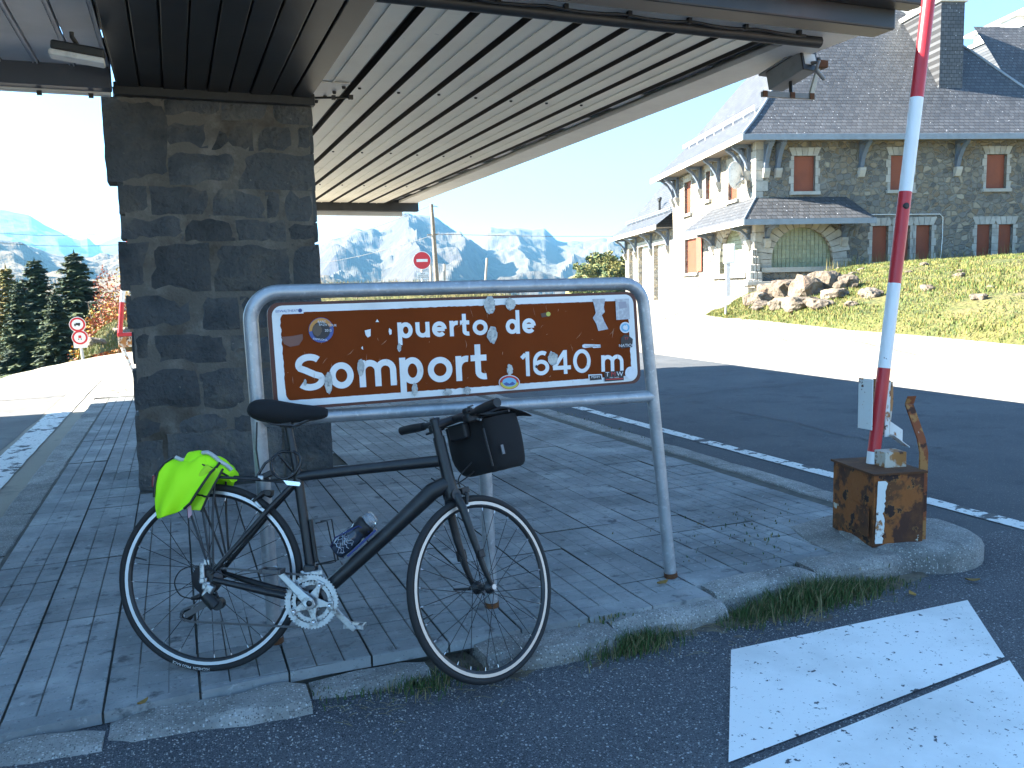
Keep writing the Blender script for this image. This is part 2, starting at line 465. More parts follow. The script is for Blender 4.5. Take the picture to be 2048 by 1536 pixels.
# bare concrete footing under the rusty barrier box
m = MB(); m.prism([(2.98,3.26,-.03),(3.30,3.17,-.03),(3.62,3.14,-.03),(3.78,3.5,-.03),(3.72,3.86,-.03),(3.40,3.80,-.03),(3.1,3.72,-.03),(3.02,3.5,-.03)], (0,0,.036)); m.build('footing', kerb_m, SW, bevel=.008)
# ================================================================== stone pillar
stone_m = pmat('pillar_stone', (.088,.094,.096), .9, var=[((.145,.135,.115), 3.2, .50, .70), ((.045,.052,.058), 2.2, .48, .68), ((.24,.225,.19), 22, .67, .74)],
               bump=[(26, 1., .03), (120, .6, .006), (6, .7, .07)], rnd=.25)
mortar_m = pmat('mortar', (.150,.138,.118), .95, var=[((.22,.205,.18), 7, .50, .68), ((.08,.068,.052), 3, .5, .7)], bump=[(60, .8, .012)])
PY = 6.45
pil = root('stone_pillar', (.37, PY+.45, 0), 'broad dark grey stone pillar carrying the metal canopy behind the bicycle', 'pillar')
MB().boxb(-.27, 1.0, PY+.012, PY+.86, -.02, 2.74).build('mortar_core', mortar_m, pil)
rows = [  # (x0, x1, y0, y1) in picture units on the face of the pillar
 (226,322,178,194),(330,437,192,228),(445,533,197,238),(543,622,201,245),(214,330,199,362),
 (338,413,242,292),(425,504,246,298),(519,580,250,301),(589,624,249,302),
 (340,466,305,368),(478,627,309,377),
 (239,298,367,426),(304,417,375,429),(425,530,381,434),(535,558,385,438),(569,631,382,441),
 (244,364,433,477),(372,467,438,481),(476,570,441,482),(577,634,446,482),
 (243,296,484,580),(306,417,487,583),(429,583,490,582),(590,638,489,579),
 (257,392,590,657),(404,475,594,660),(484,566,592,656),(574,641,588,655),
 (267,302,665,728),(314,452,667,729),(466,560,668,727),(570,642,663,724),
 (271,396,736,821),(404,497,735,820),(506,600,733,817),(608,647,730,812),
 (274,344,829,884),(352,464,826,874),(472,560,824,870),(568,650,820,864)]
def rough_stone(x0, x1, z0, z1, yf, depth, seed, n=5, amp=.012, jag=.012):
    """block with a hewn front: uneven front grid, worn edges, straight sides going back"""
    P = []
    nx = max(3, min(8, int((x1-x0)/.05))); nzn = max(3, min(7, int((z1-z0)/.05)))
    for i in range(nzn+1):
        v = i/nzn; row = []
        for j in range(nx+1):
            u = j/nx; x = x0+(x1-x0)*u; z = z0+(z1-z0)*v
            e = min(u, 1-u)*(x1-x0); e2 = min(v, 1-v)*(z1-z0); ed = min(e, e2)
            y = yf+.020*(1-min(1, ed/.035))**1.5-amp*(fbm(x*5+seed, z*5, seed)*.9+.15)
            if j in (0, nx): x += jag*nz(z*9+seed, seed*2.3)*(1 if j else 1)
            if i in (0, nzn): z += jag*.7*nz(x*9+seed, seed*1.3)
            row.append((x, y, z))
        P.append(row)
    m = MB(); m.grid(P, sm=True)
    rim = P[0]+[r[-1] for r in P[1:]]+P[-1][-2::-1]+[r[0] for r in P[-2:0:-1]]
    k = len(rim); back = [(p[0], yf+depth, p[2]) for p in rim]
    m.add(rim+back, [(i, (i+1) % k, k+(i+1) % k, k+i) for i in range(k)]+[tuple(range(2*k-1, k-1, -1))], 0)
    return m
for k, (a, b, c, d) in enumerate(rows):
    a -= 1; b += 1; c -= 1; d += 1
    p0 = at_y(a, d, PY); p1 = at_y(b, c, PY)
    rough_stone(p0.x, p1.x, min(p0.z, p1.z), max(p0.z, p1.z), PY, .26, k*1.7, amp=.024, jag=.008).build('stone', stone_m, pil)
# plinth course
for k, (x0, x1, z1, yf) in enumerate([(-.30, -.13, .345, PY-.01), (-.10, .69, .385, PY-.015), (.71, 1.06, .44, PY-.02)]):
    rough_stone(x0, x1, -.02, z1, yf, .28, 90+k, amp=.014).build('stone', stone_m, pil)
# return faces (left, right, back) in larger stones
for side in (-1, 1):
    z = 0.; k = 0
    while z < 2.7:
        h = [.38, .27, .31, .24, .36, .28, .30, .25, .3][k % 9]; z1 = min(2.745, z+h-.018)
        m = rough_stone(.30, .86, z+.008, z1, 0, .12, 140+k*side)
        for v in m.v:
            d_, t = v.y, v.x; v.x = (-.285+d_) if side < 0 else (1.015-d_); v.y = PY+t
        m.build('stone', stone_m, pil); z += h; k += 1
z = 0.; k = 0
while z < 2.7:
    h = [.33, .29, .37, .26][k % 4]; z1 = min(2.745, z+h-.018); cut = -.26+[.55, .8, .4, .66][k % 4]
    for (a, b) in ((-.28, cut-.009), (cut+.009, 1.01)):
        m = rough_stone(a, b, z+.008, z1, 0, .1, 200+k)
        for v in m.v: v.y = PY+.875-v.y
        m.build('stone', stone_m, pil)
    z += h; k += 1

# ================================================================== canopy
pan_m = pmat('canopy_sheet', (.84,.79,.67), .5, .0, var=[((.74,.69,.58), 1.3, .45, .7), ((.48,.45,.40), 9, .66, .75)], bump=[(3, .15, .01)])
lil_m = pmat('canopy_sheet_left', (.66,.63,.63), .55, 0, var=[((.54,.52,.52), 2, .45, .7)])
dark_m = pmat('dark_painted_steel', (.020,.022,.024), .45, var=[((.035,.034,.034), 3, .5, .7)])
groove_m = pmat('groove_brown', (.030,.026,.024), .7)
blue_m = pmat('gutter_blue_grey', (.055,.065,.085), .5, var=[((.09,.095,.11), 2.5, .5, .7)])
fas_m = pmat('fascia_sheet', (.70,.67,.62), .5, var=[((.58,.55,.51), 1.5, .45, .7)])
bolt_m = pmat('bolt_steel', (.05,.048,.045), .5, .6)
can = root('canopy', (2.0, 9.0, 2.7), 'large flat metal canopy with ribbed underside resting on the stone pillar', 'canopy')
def uz(y): return 2.825+.0050*(y-4.2)              # underside height, rising slightly to the back
Y0, Y1 = 4.32, 14.35
def slab(m, x0, x1, y0, y1, dz0, dz1, mi=0):
    m.add([(x0,y0,uz(y0)+dz0),(x1,y0,uz(y0)+dz0),(x1,y1,uz(y1)+dz0),(x0,y1,uz(y1)+dz0),(x0,y0,uz(y0)+dz1),(x1,y0,uz(y0)+dz1),(x1,y1,uz(y1)+dz1),(x0,y1,uz(y1)+dz1)],
          [(0,3,2,1),(4,5,6,7),(0,1,5,4),(1,2,6,5),(2,3,7,6),(3,0,4,7)], mi); return m
x = 1.02; npan = 8
for k in range(npan):                                # pans with a dark channel between them
    m = MB(); slab(m, x, x+.118, Y0, Y1, 0, .03); slab(m, x+.122, x+.245, Y0, Y1, .002, .03)
    slab(m, x+.114, x+.127, Y0, Y1, -.006, .0)
    m.build('panel', pan_m, can)
    slab(MB(), x+.2455, x+.3045, Y0, Y1, .055, .075).build('channel', groove_m, can)
    m = MB(); slab(m, x+.2452, x+.2475, Y0, Y1, .0, .056); slab(m, x+.3025, x+.3048, Y0, Y1, .0, .056); m.build('channel_web', groove_m, can)
    for y in (6.4, 9.2, 12.0):
        m = MB(); m.lathe([(0, -.012), (.011, -.012), (.013, -.002), (.013, .004)], Matrix.Translation((x+.03, y+.1*nz(k, y), uz(y)+.002)), 8); m.build('bolt', bolt_m, can)
    x += .305
xe = x                                               # ~3.46
slab(MB(), xe+.002, xe+.20, Y0, Y1, .07, .09).build('gutter_bed', blue_m, can)
m = MB(); m.add([(xe,Y0,uz(Y0)),(xe,Y1,uz(Y1)),(xe,Y1,uz(Y1)+.07),(xe,Y0,uz(Y0)+.07)], [(0,1,2,3)]); m.build('gutter_wall', blue_m, can, solid=.004)
m = MB(); slab(m, xe+.20, xe+.52, Y0-.1, Y1+.12, .01, .045); slab(m, xe+.505, xe+.525, Y0-.1, Y1+.12, .045, .34); m.build('edge_fascia', fas_m, can)
for k in range(10):
    y = 5.2+k*.95; m = MB(); slab(m, xe+.05, xe+.16, y, y+.5, .045, .055); m.build('gutter_strap', fas_m if k % 3 else blue_m, can)
# front edge: dark box beam, pipe, conduit with clips
m = MB(); m.boxb(-3.3, xe+.53, 3.93, 4.10, 2.795, 3.06); m.build('front_beam', dark_m, can, bevel=.01)
m = MB(); m.boxb(-3.3, xe+.62, 3.80, 3.928, 2.90, 3.10); m.build('front_fascia', dark_m, can, bevel=.01)
slab(MB(), 1.02, xe+.50, 4.102, Y0-.003, .004, .03).build('front_sheet', fas_m, can)
MB().tube([(1.02,4.30,2.806),(xe+.3,4.30,2.806)], .036, 12).build('pipe', dark_m, can)
pts = [(1.0+i*.06, 4.21+.006*nz(i*.7, 2), 2.812-.012*abs(math.sin(i*.42))) for i in range(44)]
MB().tube(pts, .008, 6).build('conduit', dark_m, can)
for k in range(7):
    MB().box((1.25+k*.38, 4.21, 2.815), (.022, .03, .035)).build('clip', bolt_m, can)
# rear edge: dark beam with a pale lamp strip
m = MB(); m.boxb(1.0, xe+.55, Y1+.003, Y1+.14, uz(Y1)-.13, uz(Y1)+.33); m.build('rear_beam', dark_m, can, bevel=.01)
MB().boxb(1.0, xe+.30, Y1+.145, Y1+.24, uz(Y1)-.20, uz(Y1)-.09).build('rear_gutter', fas_m, can, bevel=.01)
# roof deck over everything
MB().boxb(-.27, xe+.50, 4.105, Y1, 3.062, 3.10).build('roof_deck', dark_m, can)
# dark clad box beam over the pillar
for k in range(9):
    a = -.262+k*.1417; m = MB(); m.boxb(a+.004, a+.134, 4.105, 6.93, 2.752+.006*(k % 2), 2.80); m.build('cladding_strip', dark_m, can, bevel=.004)
MB().boxb(-.275, 1.018, 4.105, 7.35, 2.802, 3.06).build('box_beam', dark_m, can)
m = MB(); m.boxb(-.285, 1.035, 6.37, 6.44, 2.70, 2.782); m.build('edge_trim', dark_m, can, bevel=.006)
# gusset plate with bolts
m = MB(); m.prism([(1.04,6.2,2.825),(1.26,6.2,2.825),(1.04,7.1,2.826)], (0,0,.008)); m.build('gusset', fas_m, can)
for k in range(5):
    t = k/4; m = MB(); m.lathe([(0,-.016),(.012,-.016),(.015,-.004),(.015,.004)], Matrix.Translation((1.23-.16*t, 6.28+.66*t, 2.823)), 8); m.build('bolt', bolt_m, can)
m = MB(); m.tube([(1.03,6.33,2.745),(1.27,6.20,2.735)], .008, 6); m.box((1.26,6.2,2.735), (.03,.03,.03)); m.box((1.15,6.265,2.74), (.026,.026,.03)); m.build('tie_rod', bolt_m, can)
# left wing
LY1 = 6.22
x = -.29
for k in range(13):
    m = MB(); slab(m, x-.196, x-.006, 4.105, LY1, 0, .02); m.build('panel', lil_m, can)
    m = MB(); slab(m, x-.006, x, 4.105, LY1, -.012, .02); slab(m, x-.030, x-.024, 4.105, LY1, -.008, -.0005); m.build('seam', lil_m, can)
    x -= .205
MB().boxb(x, -.29, LY1+.003, LY1+.12, 2.70, 3.02).build('wing_beam', blue_m, can, bevel=.008)
m = MB(); m.boxb(x, -.30, LY1+.125, LY1+.20, 2.685, 2.76); m.build('wing_gutter', fas_m, can, bevel=.012)
for k in range(7):
    MB().box((-.42-k*.3, LY1+.13, 2.675), (.03,.012,.03)).build('clip', bolt_m, can)
MB().boxb(x, -.28, 4.105, LY1, 3.062, 3.10).build('roof_deck', dark_m, can)
# flood lamp under the wing
white_m = pmat('white_plastic', (.72,.71,.68), .5, var=((.5,.49,.46), 12, .5, .7))
fl = root('flood_lamp', (-.34, 5.2, 2.74), 'black floodlight with white rim hanging under the left wing of the canopy', 'lamp')
lm = Matrix.Translation((-.40, 5.30, 2.66)) @ Matrix.Rotation(.12, 4, 'Y')
m = MB(); m.boxb(-.13, .13, -.06, .06, 0, .05, 0, lm); m.build('housing', dark_m, fl, bevel=.012)
m = MB(); m.boxb(-.135, .135, -.075, .04, -.035, -.002, 0, lm); m.build('rim', white_m, fl, bevel=.01)
m = MB(); m.tube([lm @ Vector((0,.03,.05)), (-.42,5.25,2.745), (-.42,5.25,2.768)], .012, 8); m.build('bracket', dark_m, fl)

# ================================================================== unseen building, added left of the road to cast shade over the island
hall_m = pmat('render_wall', (.52,.50,.46), .9, var=((.42,.40,.36), 1.5, .45, .7), bump=[(40, .4, .01)])
hx0, hx1, hy0, hy1, hz = -17., -4.75, 0., 10.4, 6.1
hall = root('added_shade_hall', ((hx0+hx1)/2, 9, -.3), 'flat-roofed pale building added out of view left of the road to shade the island', 'building')
MB().boxb(hx0, hx1, hy0, hy1, -1.4, hz-.3).build('wall', hall_m, hall)
MB().boxb(hx0-.3, hx1+.3, hy0-.3, 16.2, hz-.295, hz).build('roof', dark_m, hall, bevel=.02)  # overhang shaped to place the far edge of the shade
for cx_ in (-15.5, -11.5): MB().tube([(cx_,14.,-1.4),(cx_,14.,hz-.3)], .16, 14).build('column', hall_m, hall)
gl = pmat('dark_glass', (.02,.025,.03), .08)
for k in range(3):
    for z in (1.0, 3.6):
        o = MB().boxb(hx1+.003, hx1+.05, 1.5+k*2.6, 2.9+k*2.6, z, z+1.4).build('window', white_m, hall, bevel=.01)
        MB().boxb(hx1+.052, hx1+.06, 1.6+k*2.6, 2.8+k*2.6, z+.1, z+1.3).build('pane', gl, o)
# ================================================================== pass sign
galv = pmat('galvanised_steel', (.40,.42,.44), .42, .55, var=[((.30,.32,.34), 14, .45, .68), ((.52,.54,.56), 40, .55, .7)], bump=[(60, .15, .003)])
brown = pmat('sign_brown', (.185,.040,.010), .8, spec=.05, var=[((.155,.034,.009), 2.2, .45, .65)], extra=patchy([((.42,.34,.28), 90, .74, .01)]))
brown_d = pmat('sign_edge_brown', (.085,.022,.014), .5)
swhite = pmat('sign_white', (.74,.75,.74), .4, var=[((.64,.65,.64), 6, .5, .7)])
bare = pmat('bare_sheet', (.33,.36,.37), .5, .25, var=[((.50,.52,.50), 55, .45, .6), ((.17,.20,.20), 80, .55, .66)])
rust_d = pmat('rust', (.10,.038,.014), .9, var=[((.16,.065,.02), 12, .45, .6), ((.045,.02,.012), 6, .5, .7)], bump=[(60, .6, .004)])
SY = 3.30
sg = root('road_sign', (1.17, SY, 0), 'brown mountain pass sign in a galvanised tube frame, reading puerto de Somport 1640 m', 'sign')
S = lambda px, py, y=SY: at_y(px, py, y)
# frame: one bent tube for both posts and the top, a lower rail and a middle post
baseL, baseR, baseM = Vector((.29, SY, -.03)), Vector((2.075, SY, -.03)), Vector((1.185, SY, -.03))
tl, tr = S(505,585), S(1292,566)
rc = .105; TR = .0275
arcL = [Vector((tl.x-.012+rc-rc*math.cos(a), SY, tl.z-rc+rc*math.sin(a))) for a in [i*PI/2/8 for i in range(9)]]
arcR = [Vector((tr.x-.012-rc+rc*math.sin(a), SY, tr.z-rc+rc*math.cos(a))) for a in [i*PI/2/8 for i in range(9)]]
MB().tube([baseL, baseL.lerp(arcL[0], .5)]+arcL+arcR+[arcR[-1].lerp(baseR, .5), baseR], TR, 16).build('frame', galv, sg)
rl, rr = S(512,841), S(1308,792)
pl = lambda z: baseL.lerp(arcL[0], (z-baseL.z)/(arcL[0].z-baseL.z)); pr = lambda z: baseR.lerp(arcR[-1], (z-baseR.z)/(arcR[-1].z-baseR.z))
MB().tube([pl(rl.z), pr(rr.z)], TR*.98, 16).build('lower_rail', galv, sg)
MB().tube([baseM, (1.165, SY, (rl.z+rr.z)/2)], TR*.98, 16).build('middle_post', galv, sg)
for b, t in ((baseL, arcL[0]), (baseM, Vector((1.165, SY, .86))), (baseR, arcR[-1])):
    d_ = (t-b).normalized(); p = b+d_*.03
    MB().tube([p, p+d_*.022], TR+.004, 14).build('rusty_collar', rust_d, sg)
for (px, py) in ((590,589),(1250,566),(870,578),(1150,569)):
    p = S(px, py-4); MB().box((p.x, SY, p.z+.004), (.014,.02,.012)).build('bolt', bolt_m, sg)
# panel
FY = SY-.034                                          # front of the sheet
def SP(px, py): return at_y(px, py, FY)
pa, pb, pc, pd = SP(533,606), SP(1272,583), SP(1283,766), SP(549,823)   # corners of the sheet
def pan(u, v): return (pd.lerp(pc, u)).lerp(pa.lerp(pb, u), v)          # u right, v up, 0..1
PW, PH = (pc-pd).length, (pa-pd).length
def rrect(u0, u1, v0, v1, r, n=6):
    pts = []; ru, rv = r/PW, r/PH
    for (cu, cv, a0) in ((u1-ru, v1-rv, 0), (u0+ru, v1-rv, 90), (u0+ru, v0+rv, 180), (u1-ru, v0+rv, 270)):
        for i in range(n+1):
            a = math.radians(a0+90*i/n); pts.append(pan(cu+ru*math.cos(a), cv+rv*math.sin(a)))
    return pts
sheet_o = MB().prism([p+Vector((0,.003,0)) for p in rrect(0, 1, 0, 1, .045)], (0, .022, 0)).build('panel', [brown_d], sg)
def ring(m, A, B, dy, mi=0):
    n = len(A); m.add([p+Vector((0,dy,0)) for p in A]+[p+Vector((0,dy,0)) for p in B], [(i, (i+1) % n, n+(i+1) % n, n+i) for i in range(n)], mi)
o1 = rrect(.010, .990, .028, .972, .040); o2 = rrect(.030, .970, .092, .905, .024)
# ragged inner edge where the brown film has shrunk
rag = []
for i, p in enumerate(o2): rag.append(p)
m = MB(); ring(m, o1, o2, .0018); m.build('border', swhite, sheet_o)
dense = []
for i in range(len(o2)):
    a, b = o2[i], o2[(i+1) % len(o2)]; k = max(1, int((a-b).length/.006))
    for j in range(k):
        p = a.lerp(b, j/k); c = pan(.5, .5); d_ = (p-c).normalized()
        dense.append(p+d_*(.0035*nz(p.x*60, p.z*60)+.0015))
m = MB(); m.add([p+Vector((0,.0012,0)) for p in dense], [tuple(range(len(dense)))]); m.build('brown_field', brown, sheet_o)

# lettering drawn as strokes
def ell(cx, cy, rx, ry, a0, a1, n=22): return [(cx+rx*math.cos(math.radians(a0+(a1-a0)*i/n)), cy+ry*math.sin(math.radians(a0+(a1-a0)*i/n))) for i in range(n+1)]
def glyph(ch, w, h, s):
    """strokes (list of polylines) in a box of width w and x-height / figure height h, stroke width s"""
    k = s/2; R = w-k; T = h-k
    if ch == 'o' or ch == '0': return [ell(w/2, h/2, w/2-k, h/2-k, 0, 360, 36)]
    if ch == 'p': return [[(k, h), (k, -.42*h)], ell(w/2+k*.3, h/2, w/2-k*1.3, h/2-k, 0, 360, 36)]
    if ch == 'd': return [[(R, 0), (R, 1.58*h)], ell(w/2-k*.3, h/2, w/2-k*1.3, h/2-k, 0, 360, 36)]
    if ch == 'u': r = w/2-k; return [[(k, h), (k, r+k)]+ell(w/2, r+k, r, r, 180, 360, 14)[1:], [(R, h), (R, 0)]]
    if ch == 'e': return [ell(w/2, h/2, w/2-k, h/2-k, 0, 318, 30), [(k, h/2), (R, h/2)]]
    if ch == 'r': return [[(k, h), (k, 0)], ell(w*.62+k, h*.52, w*.62, h*.48-k, 172, 78, 10)]
    if ch == 't': return [[(w*.40, 1.42*h), (w*.40, w*.42)]+ell(w*.40+w*.36, w*.42, w*.36, w*.42-k, 180, 285, 10)[1:], [(0, h-k), (w*.88, h-k)]]
    if ch == 'm':
        r = (w-s)/4; return [[(k, h), (k, 0)], ell(k+r, h-r-k, r, r, 180, 0, 14)+[(k+2*r, 0)], ell(k+3*r, h-r-k, r, r, 180, 0, 14)+[(R, 0)]]
    if ch == 'S':
        r1 = h*.25-k*.5; rx = w/2-k
        return [ell(w/2, h-k-r1, rx*.96, r1, 38, 205, 16)+[(w*.34, h*.56), (w*.66, h*.43)]+ell(w/2, k+r1, rx, r1, 25, -145, 16)]
    if ch == '1': return [[(w*.72, h), (w*.72, 0)], [(w*.72-k, h*.90), (w*.16, h*.74)]]
    if ch == '6': return [ell(w/2, h*.32, w/2-k, h*.32-k, 0, 360, 30), [(k, h*.34)]+ell(w*.58, h*.55, w*.58-k, h*.45-k, 178, 60, 16)]
    if ch == '4': return [[(w*.72, 0), (w*.72, h)], [(w*.70, h-k*.6), (k*1.1, h*.27)], [(k*.6, h*.27), (w, h*.27)]]
    return []
def ribbon(m, pts, s, place, lift):
    n = len(pts); closed = math.hypot(pts[0][0]-pts[-1][0], pts[0][1]-pts[-1][1]) < 1e-6
    L, Rr = [], []
    for i in range(n):
        if closed: a, b = pts[(i-1) % (n-1)], pts[(i+1) % (n-1)]
        else: a, b = pts[max(0, i-1)], pts[min(n-1, i+1)]
        dx, dy = b[0]-a[0], b[1]-a[1]; q = math.hypot(dx, dy) or 1; nx, ny = -dy/q*s/2, dx/q*s/2
        L.append((pts[i][0]+nx, pts[i][1]+ny)); Rr.append((pts[i][0]-nx, pts[i][1]-ny))
    vs = [place(*p)+Vector((0, -lift, 0)) for p in L]+[place(*p)+Vector((0, -lift, 0)) for p in Rr]
    m.add(vs, [(i, i+1, n+i+1, n+i) for i in range(n-1)])
def letter(ch, x0, x1, ybase0, ybase1, ytop, s, parent, mat):
    """x0,x1: sides; base line and body height read off the sheet"""
    p0, p1 = SP(x0, ybase0), SP(x1, ybase1); tp = SP(x0, ytop); w, h = (p1-p0).length, tp.z-p0.z
    ux = (p1-p0).normalized(); uz_ = Vector((-.02, 0, 1)).normalized()
    place = lambda a, b: p0+ux*a+uz_*b
    m = MB()
    for i, st in enumerate(glyph(ch, w, h, s)): ribbon(m, st, s, place, .0004+.0005*i)
    return m.build('letter', mat, parent)
def base(x, a): return a[1]+(x-a[0])*(a[3]-a[1])/(a[2]-a[0])
B1 = (795, 677, 1071, 666)
for ch, x0, x1, hh in (('p',796,826,32),('u',832,860,31),('e',865,894,31),('r',900,917,31),('t',921,942,31),('o',946,976,31),('d',1012,1040,30),('e',1045,1072,30)):
    letter(ch, x0, x1, base(x0, B1), base(x1, B1), base(x0, B1)-hh, .0168, sheet_o, swhite)
B2 = (593, 783, 980, 758)
for ch, x0, x1, hh in (('S',593,652,74),('o',660,709,53),('m',720,794,54),('p',801,848,54),('o',857,906,51),('r',913,939,50),('t',943,979,50)):
    letter(ch, x0, x1, base(x0, B2), base(x1, B2), base(x0, B2)-hh, .0248, sheet_o, swhite)
B3 = (1042, 753, 1247, 741)
for ch, x0, x1, hh in (('1',1041,1062,49),('6',1067,1099,49),('4',1104,1142,48),('0',1147,1182,48),('m',1203,1247,33)):
    letter(ch, x0, x1, base(x0, B3), base(x1, B3), base(x0, B3)-hh, .0170, sheet_o, swhite)

# stickers, chips and peeled patches
def flat(name, pts, mat, lift, parent=None):
    m = MB(); m.add([SP(*p)+Vector((0, -lift, 0)) for p in pts], [tuple(range(len(pts)))]); return m.build(name, mat, parent or sheet_o)
def disc(cx, cy, rx, ry, n=28): return [(cx+rx*math.cos(2*PI*i/n), cy+ry*math.sin(2*PI*i/n)) for i in range(n)]
def blob(cx, cy, rx, ry, seed, n=26, j=.28): return [(cx+rx*math.cos(2*PI*i/n)*(1+j*nz(math.cos(i*.9)*2+seed, i*.7)), cy+ry*math.sin(2*PI*i/n)*(1+j*nz(i*.8, seed))) for i in range(n)]
for k, (cx, cy, rx, ry) in enumerate([(979,610,11,18),(1020,608,10,12),(984,670,10,17),(721,735,7,17),(657,765,8,22),(829,779,6,13),(895,784,9,7),(934,781,7,8),
                                     (1019,739,6,11),(1105,717,10,14),(610,765,3,7),(798,695,4,8)]):
    flat('peeled_patch', blob(cx, cy, rx, ry, k*3.7), bare, .0042)
wst = pmat('sticker_white', (.70,.71,.73), .45, var=((.6,.61,.63), 40, .5, .7)); bst = pmat('sticker_blue', (.05,.09,.28), .4)
ost = pmat('sticker_orange', (.55,.24,.05), .4); kst = pmat('sticker_black', (.02,.02,.025), .45); rst = pmat('sticker_red', (.50,.03,.03), .4)
yst = pmat('sticker_yellow', (.55,.50,.08), .4); cst = pmat('sticker_light_blue', (.16,.42,.62), .4); gst = pmat('sticker_grey', (.42,.41,.43), .55, var=[((.55,.55,.56), 60, .45, .6)])
def textmesh(txt, px, py, size_px, mat, parent, lift, slope=-.035):
    """builtin-font lettering: centre at px,py; size_px = height of capitals"""
    c = bpy.data.curves.new('t', 'FONT'); c.body = txt; c.size = 1; c.align_x = 'CENTER'; c.align_y = 'CENTER'
    o = bpy.data.objects.new('t', c); COL.objects.link(o)
    dg = bpy.context.evaluated_depsgraph_get(); me = o.evaluated_get(dg).to_mesh()
    vs = [v.co.copy() for v in me.vertices]; fs = [tuple(p.vertices) for p in me.polygons]
    o.evaluated_get(dg).to_mesh_clear(); bpy.data.objects.remove(o)
    k = size_px/.72
    m = MB(); m.add([SP(px+v.x*k, py-v.y*k+v.x*k*slope)+Vector((0, -lift, 0)) for v in vs], fs)
    return m.build('print', mat, parent)
st = flat('sticker', [(555,619),(606,616),(607,627),(556,629)], wst, .003); textmesh('EISWALTHEATER', 577, 622, 5, bst, st, .0036); flat('print', disc(600,621,4,4,14), bst, .0036, st)
st = flat('sticker', disc(642,660,25,25), bst, .003)
flat('print', [(642+24*math.cos(math.radians(a)), 660-24*math.sin(math.radians(a))) for a in range(20, 200, 12)], ost, .0036, st)
flat('print', disc(642,661,18,18,22), kst, .0042, st)
textmesh('BASC', 643, 644, 5, wst, st, .0054, 0); textmesh('BAZH TOUR', 655, 650, 4.5, wst, st, .0054, .05); textmesh('2015', 656, 661, 5, wst, st, .0054, 0); textmesh('PAMPLONA', 640, 679, 4, wst, st, .0054, .1)
flat('print', blob(634,660,9,12,5), pmat('sticker_brown', (.10,.07,.05), .5), .0048, st)
for k, p in enumerate([[(729,661),(741,658),(741,672),(735,675),(731,670)], [(778,656),(783,660),(783,668),(779,670),(777,663)], [(751,644),(754,638),(758,644)], [(722,696),(725,692),(726,700)]]):
    flat('paint_chip', p, swhite, .0025)
flat('peeled_patch', [(1184,598),(1210,597),(1207,614),(1209,624),(1203,630),(1208,643),(1216,658),(1196,662),(1192,648),(1185,636),(1191,626),(1188,612)], gst, .003)
flat('sticker', [(1230,598),(1257,597),(1259,638),(1232,640)], gst, .003)
flat('print', [(1236,604),(1251,603),(1253,615),(1238,618)], pmat('sticker_mauve', (.34,.32,.36), .6), .0036)
st = flat('sticker', disc(1250,655,11,11), wst, .003); flat('print', disc(1250,655,8.5,8.5), cst, .0036, st); flat('print', blob(1250,655,5,5,9,16,.5), wst, .0042, st)
st = flat('sticker', [(1241,676),(1248,669),(1255,670),(1265,678),(1264,694),(1242,697)], kst, .003); textmesh('NATION', 1253, 691, 6, wst, st, .0036); textmesh('T7', 1252, 677, 5, rst, st, .0036)
st = flat('sticker', [(1164,690),(1168,688),(1200,689),(1201,695),(1186,696),(1184,694),(1168,696),(1164,694)], wst, .003); textmesh('mountainbikerange', 1186, 692, 3, kst, st, .0036, 0)
st = flat('sticker', [(1081,627),(1098,624),(1100,632),(1083,635)], pmat('sticker_faded', (.09,.05,.035), .5), .003); flat('print', disc(1096,628,4.5,4.5,14), yst, .0036, st)
st = flat('sticker', disc(1018,765,21,15), wst, .003); flat('print', disc(1018,765,19.5,13.5), rst, .0036, st); flat('print', [(1018+18*math.cos(math.radians(a)), 765+12.5*math.sin(math.radians(a))) for a in range(0, 181, 12)], yst, .0042, st); flat('print', disc(1018,764,14,9), cst, .0048, st); flat('print', [(1006,767),(1012,764),(1018,767),(1024,763),(1030,767),(1025,770),(1011,771)], bst, .0054, st)
st = flat('sticker', [(1176,749),(1203,748),(1205,761),(1177,763)], wst, .003); flat('print', [(1178,751),(1201,750),(1203,759),(1179,761)], kst, .0036, st); textmesh('MSHM', 1190, 754, 4.5, wst, st, .0042)
st = flat('sticker', [(1208,744),(1246,741),(1247,760),(1209,763)], kst, .003); textmesh('T', 1214, 749, 9, wst, st, .0036, 0); textmesh('M', 1226, 748.5, 9, rst, st, .0036, 0); textmesh('W', 1239, 748, 9, wst, st, .0036, 0)
flat('print', [(1211,758),(1245,756),(1245,758),(1211,760)], rst, .0036, st); textmesh('trip - moto', 1228, 754.5, 3, wst, st, .0036)
st = flat('sticker', disc(1261,746,11.5,13), wst, .003)
flat('print', disc(1072,733,2.4,3.2,12), kst, .0055)
# ghost of a removed sticker and scratches
flat('glue_mark', [(562,674),(585,672),(605,668),(606,678),(598,690),(580,694),(568,688)], pmat('glue', (.175,.075,.055), .5), .0022)
scr = pmat('scratch', (.42,.22,.13), .6)
rr_ = random.Random(3)
for k in range(46):
    x, y = rr_.uniform(575, 1240), 0; t = (x-555)/700
    y = rr_.uniform(625-22*t, 790-35*t); a = rr_.choice([1.35, 1.5, 1.7, 1.25, .2, -.9, 2.4]); L_ = rr_.uniform(3, 22)
    dx, dy = L_*math.cos(a), L_*math.sin(a); wd = rr_.uniform(.25, .6)
    b1, b2 = (rr_.uniform(-2, 2), rr_.uniform(-2, 2)), 0
    flat('scratch', [(x, y), (x+dx*.5+b1[0], y+dy*.5+b1[1]), (x+dx, y+dy), (x+dx*.5+b1[0]+wd*2, y+dy*.5+b1[1]+wd)], scr, .0015+.00002*k)
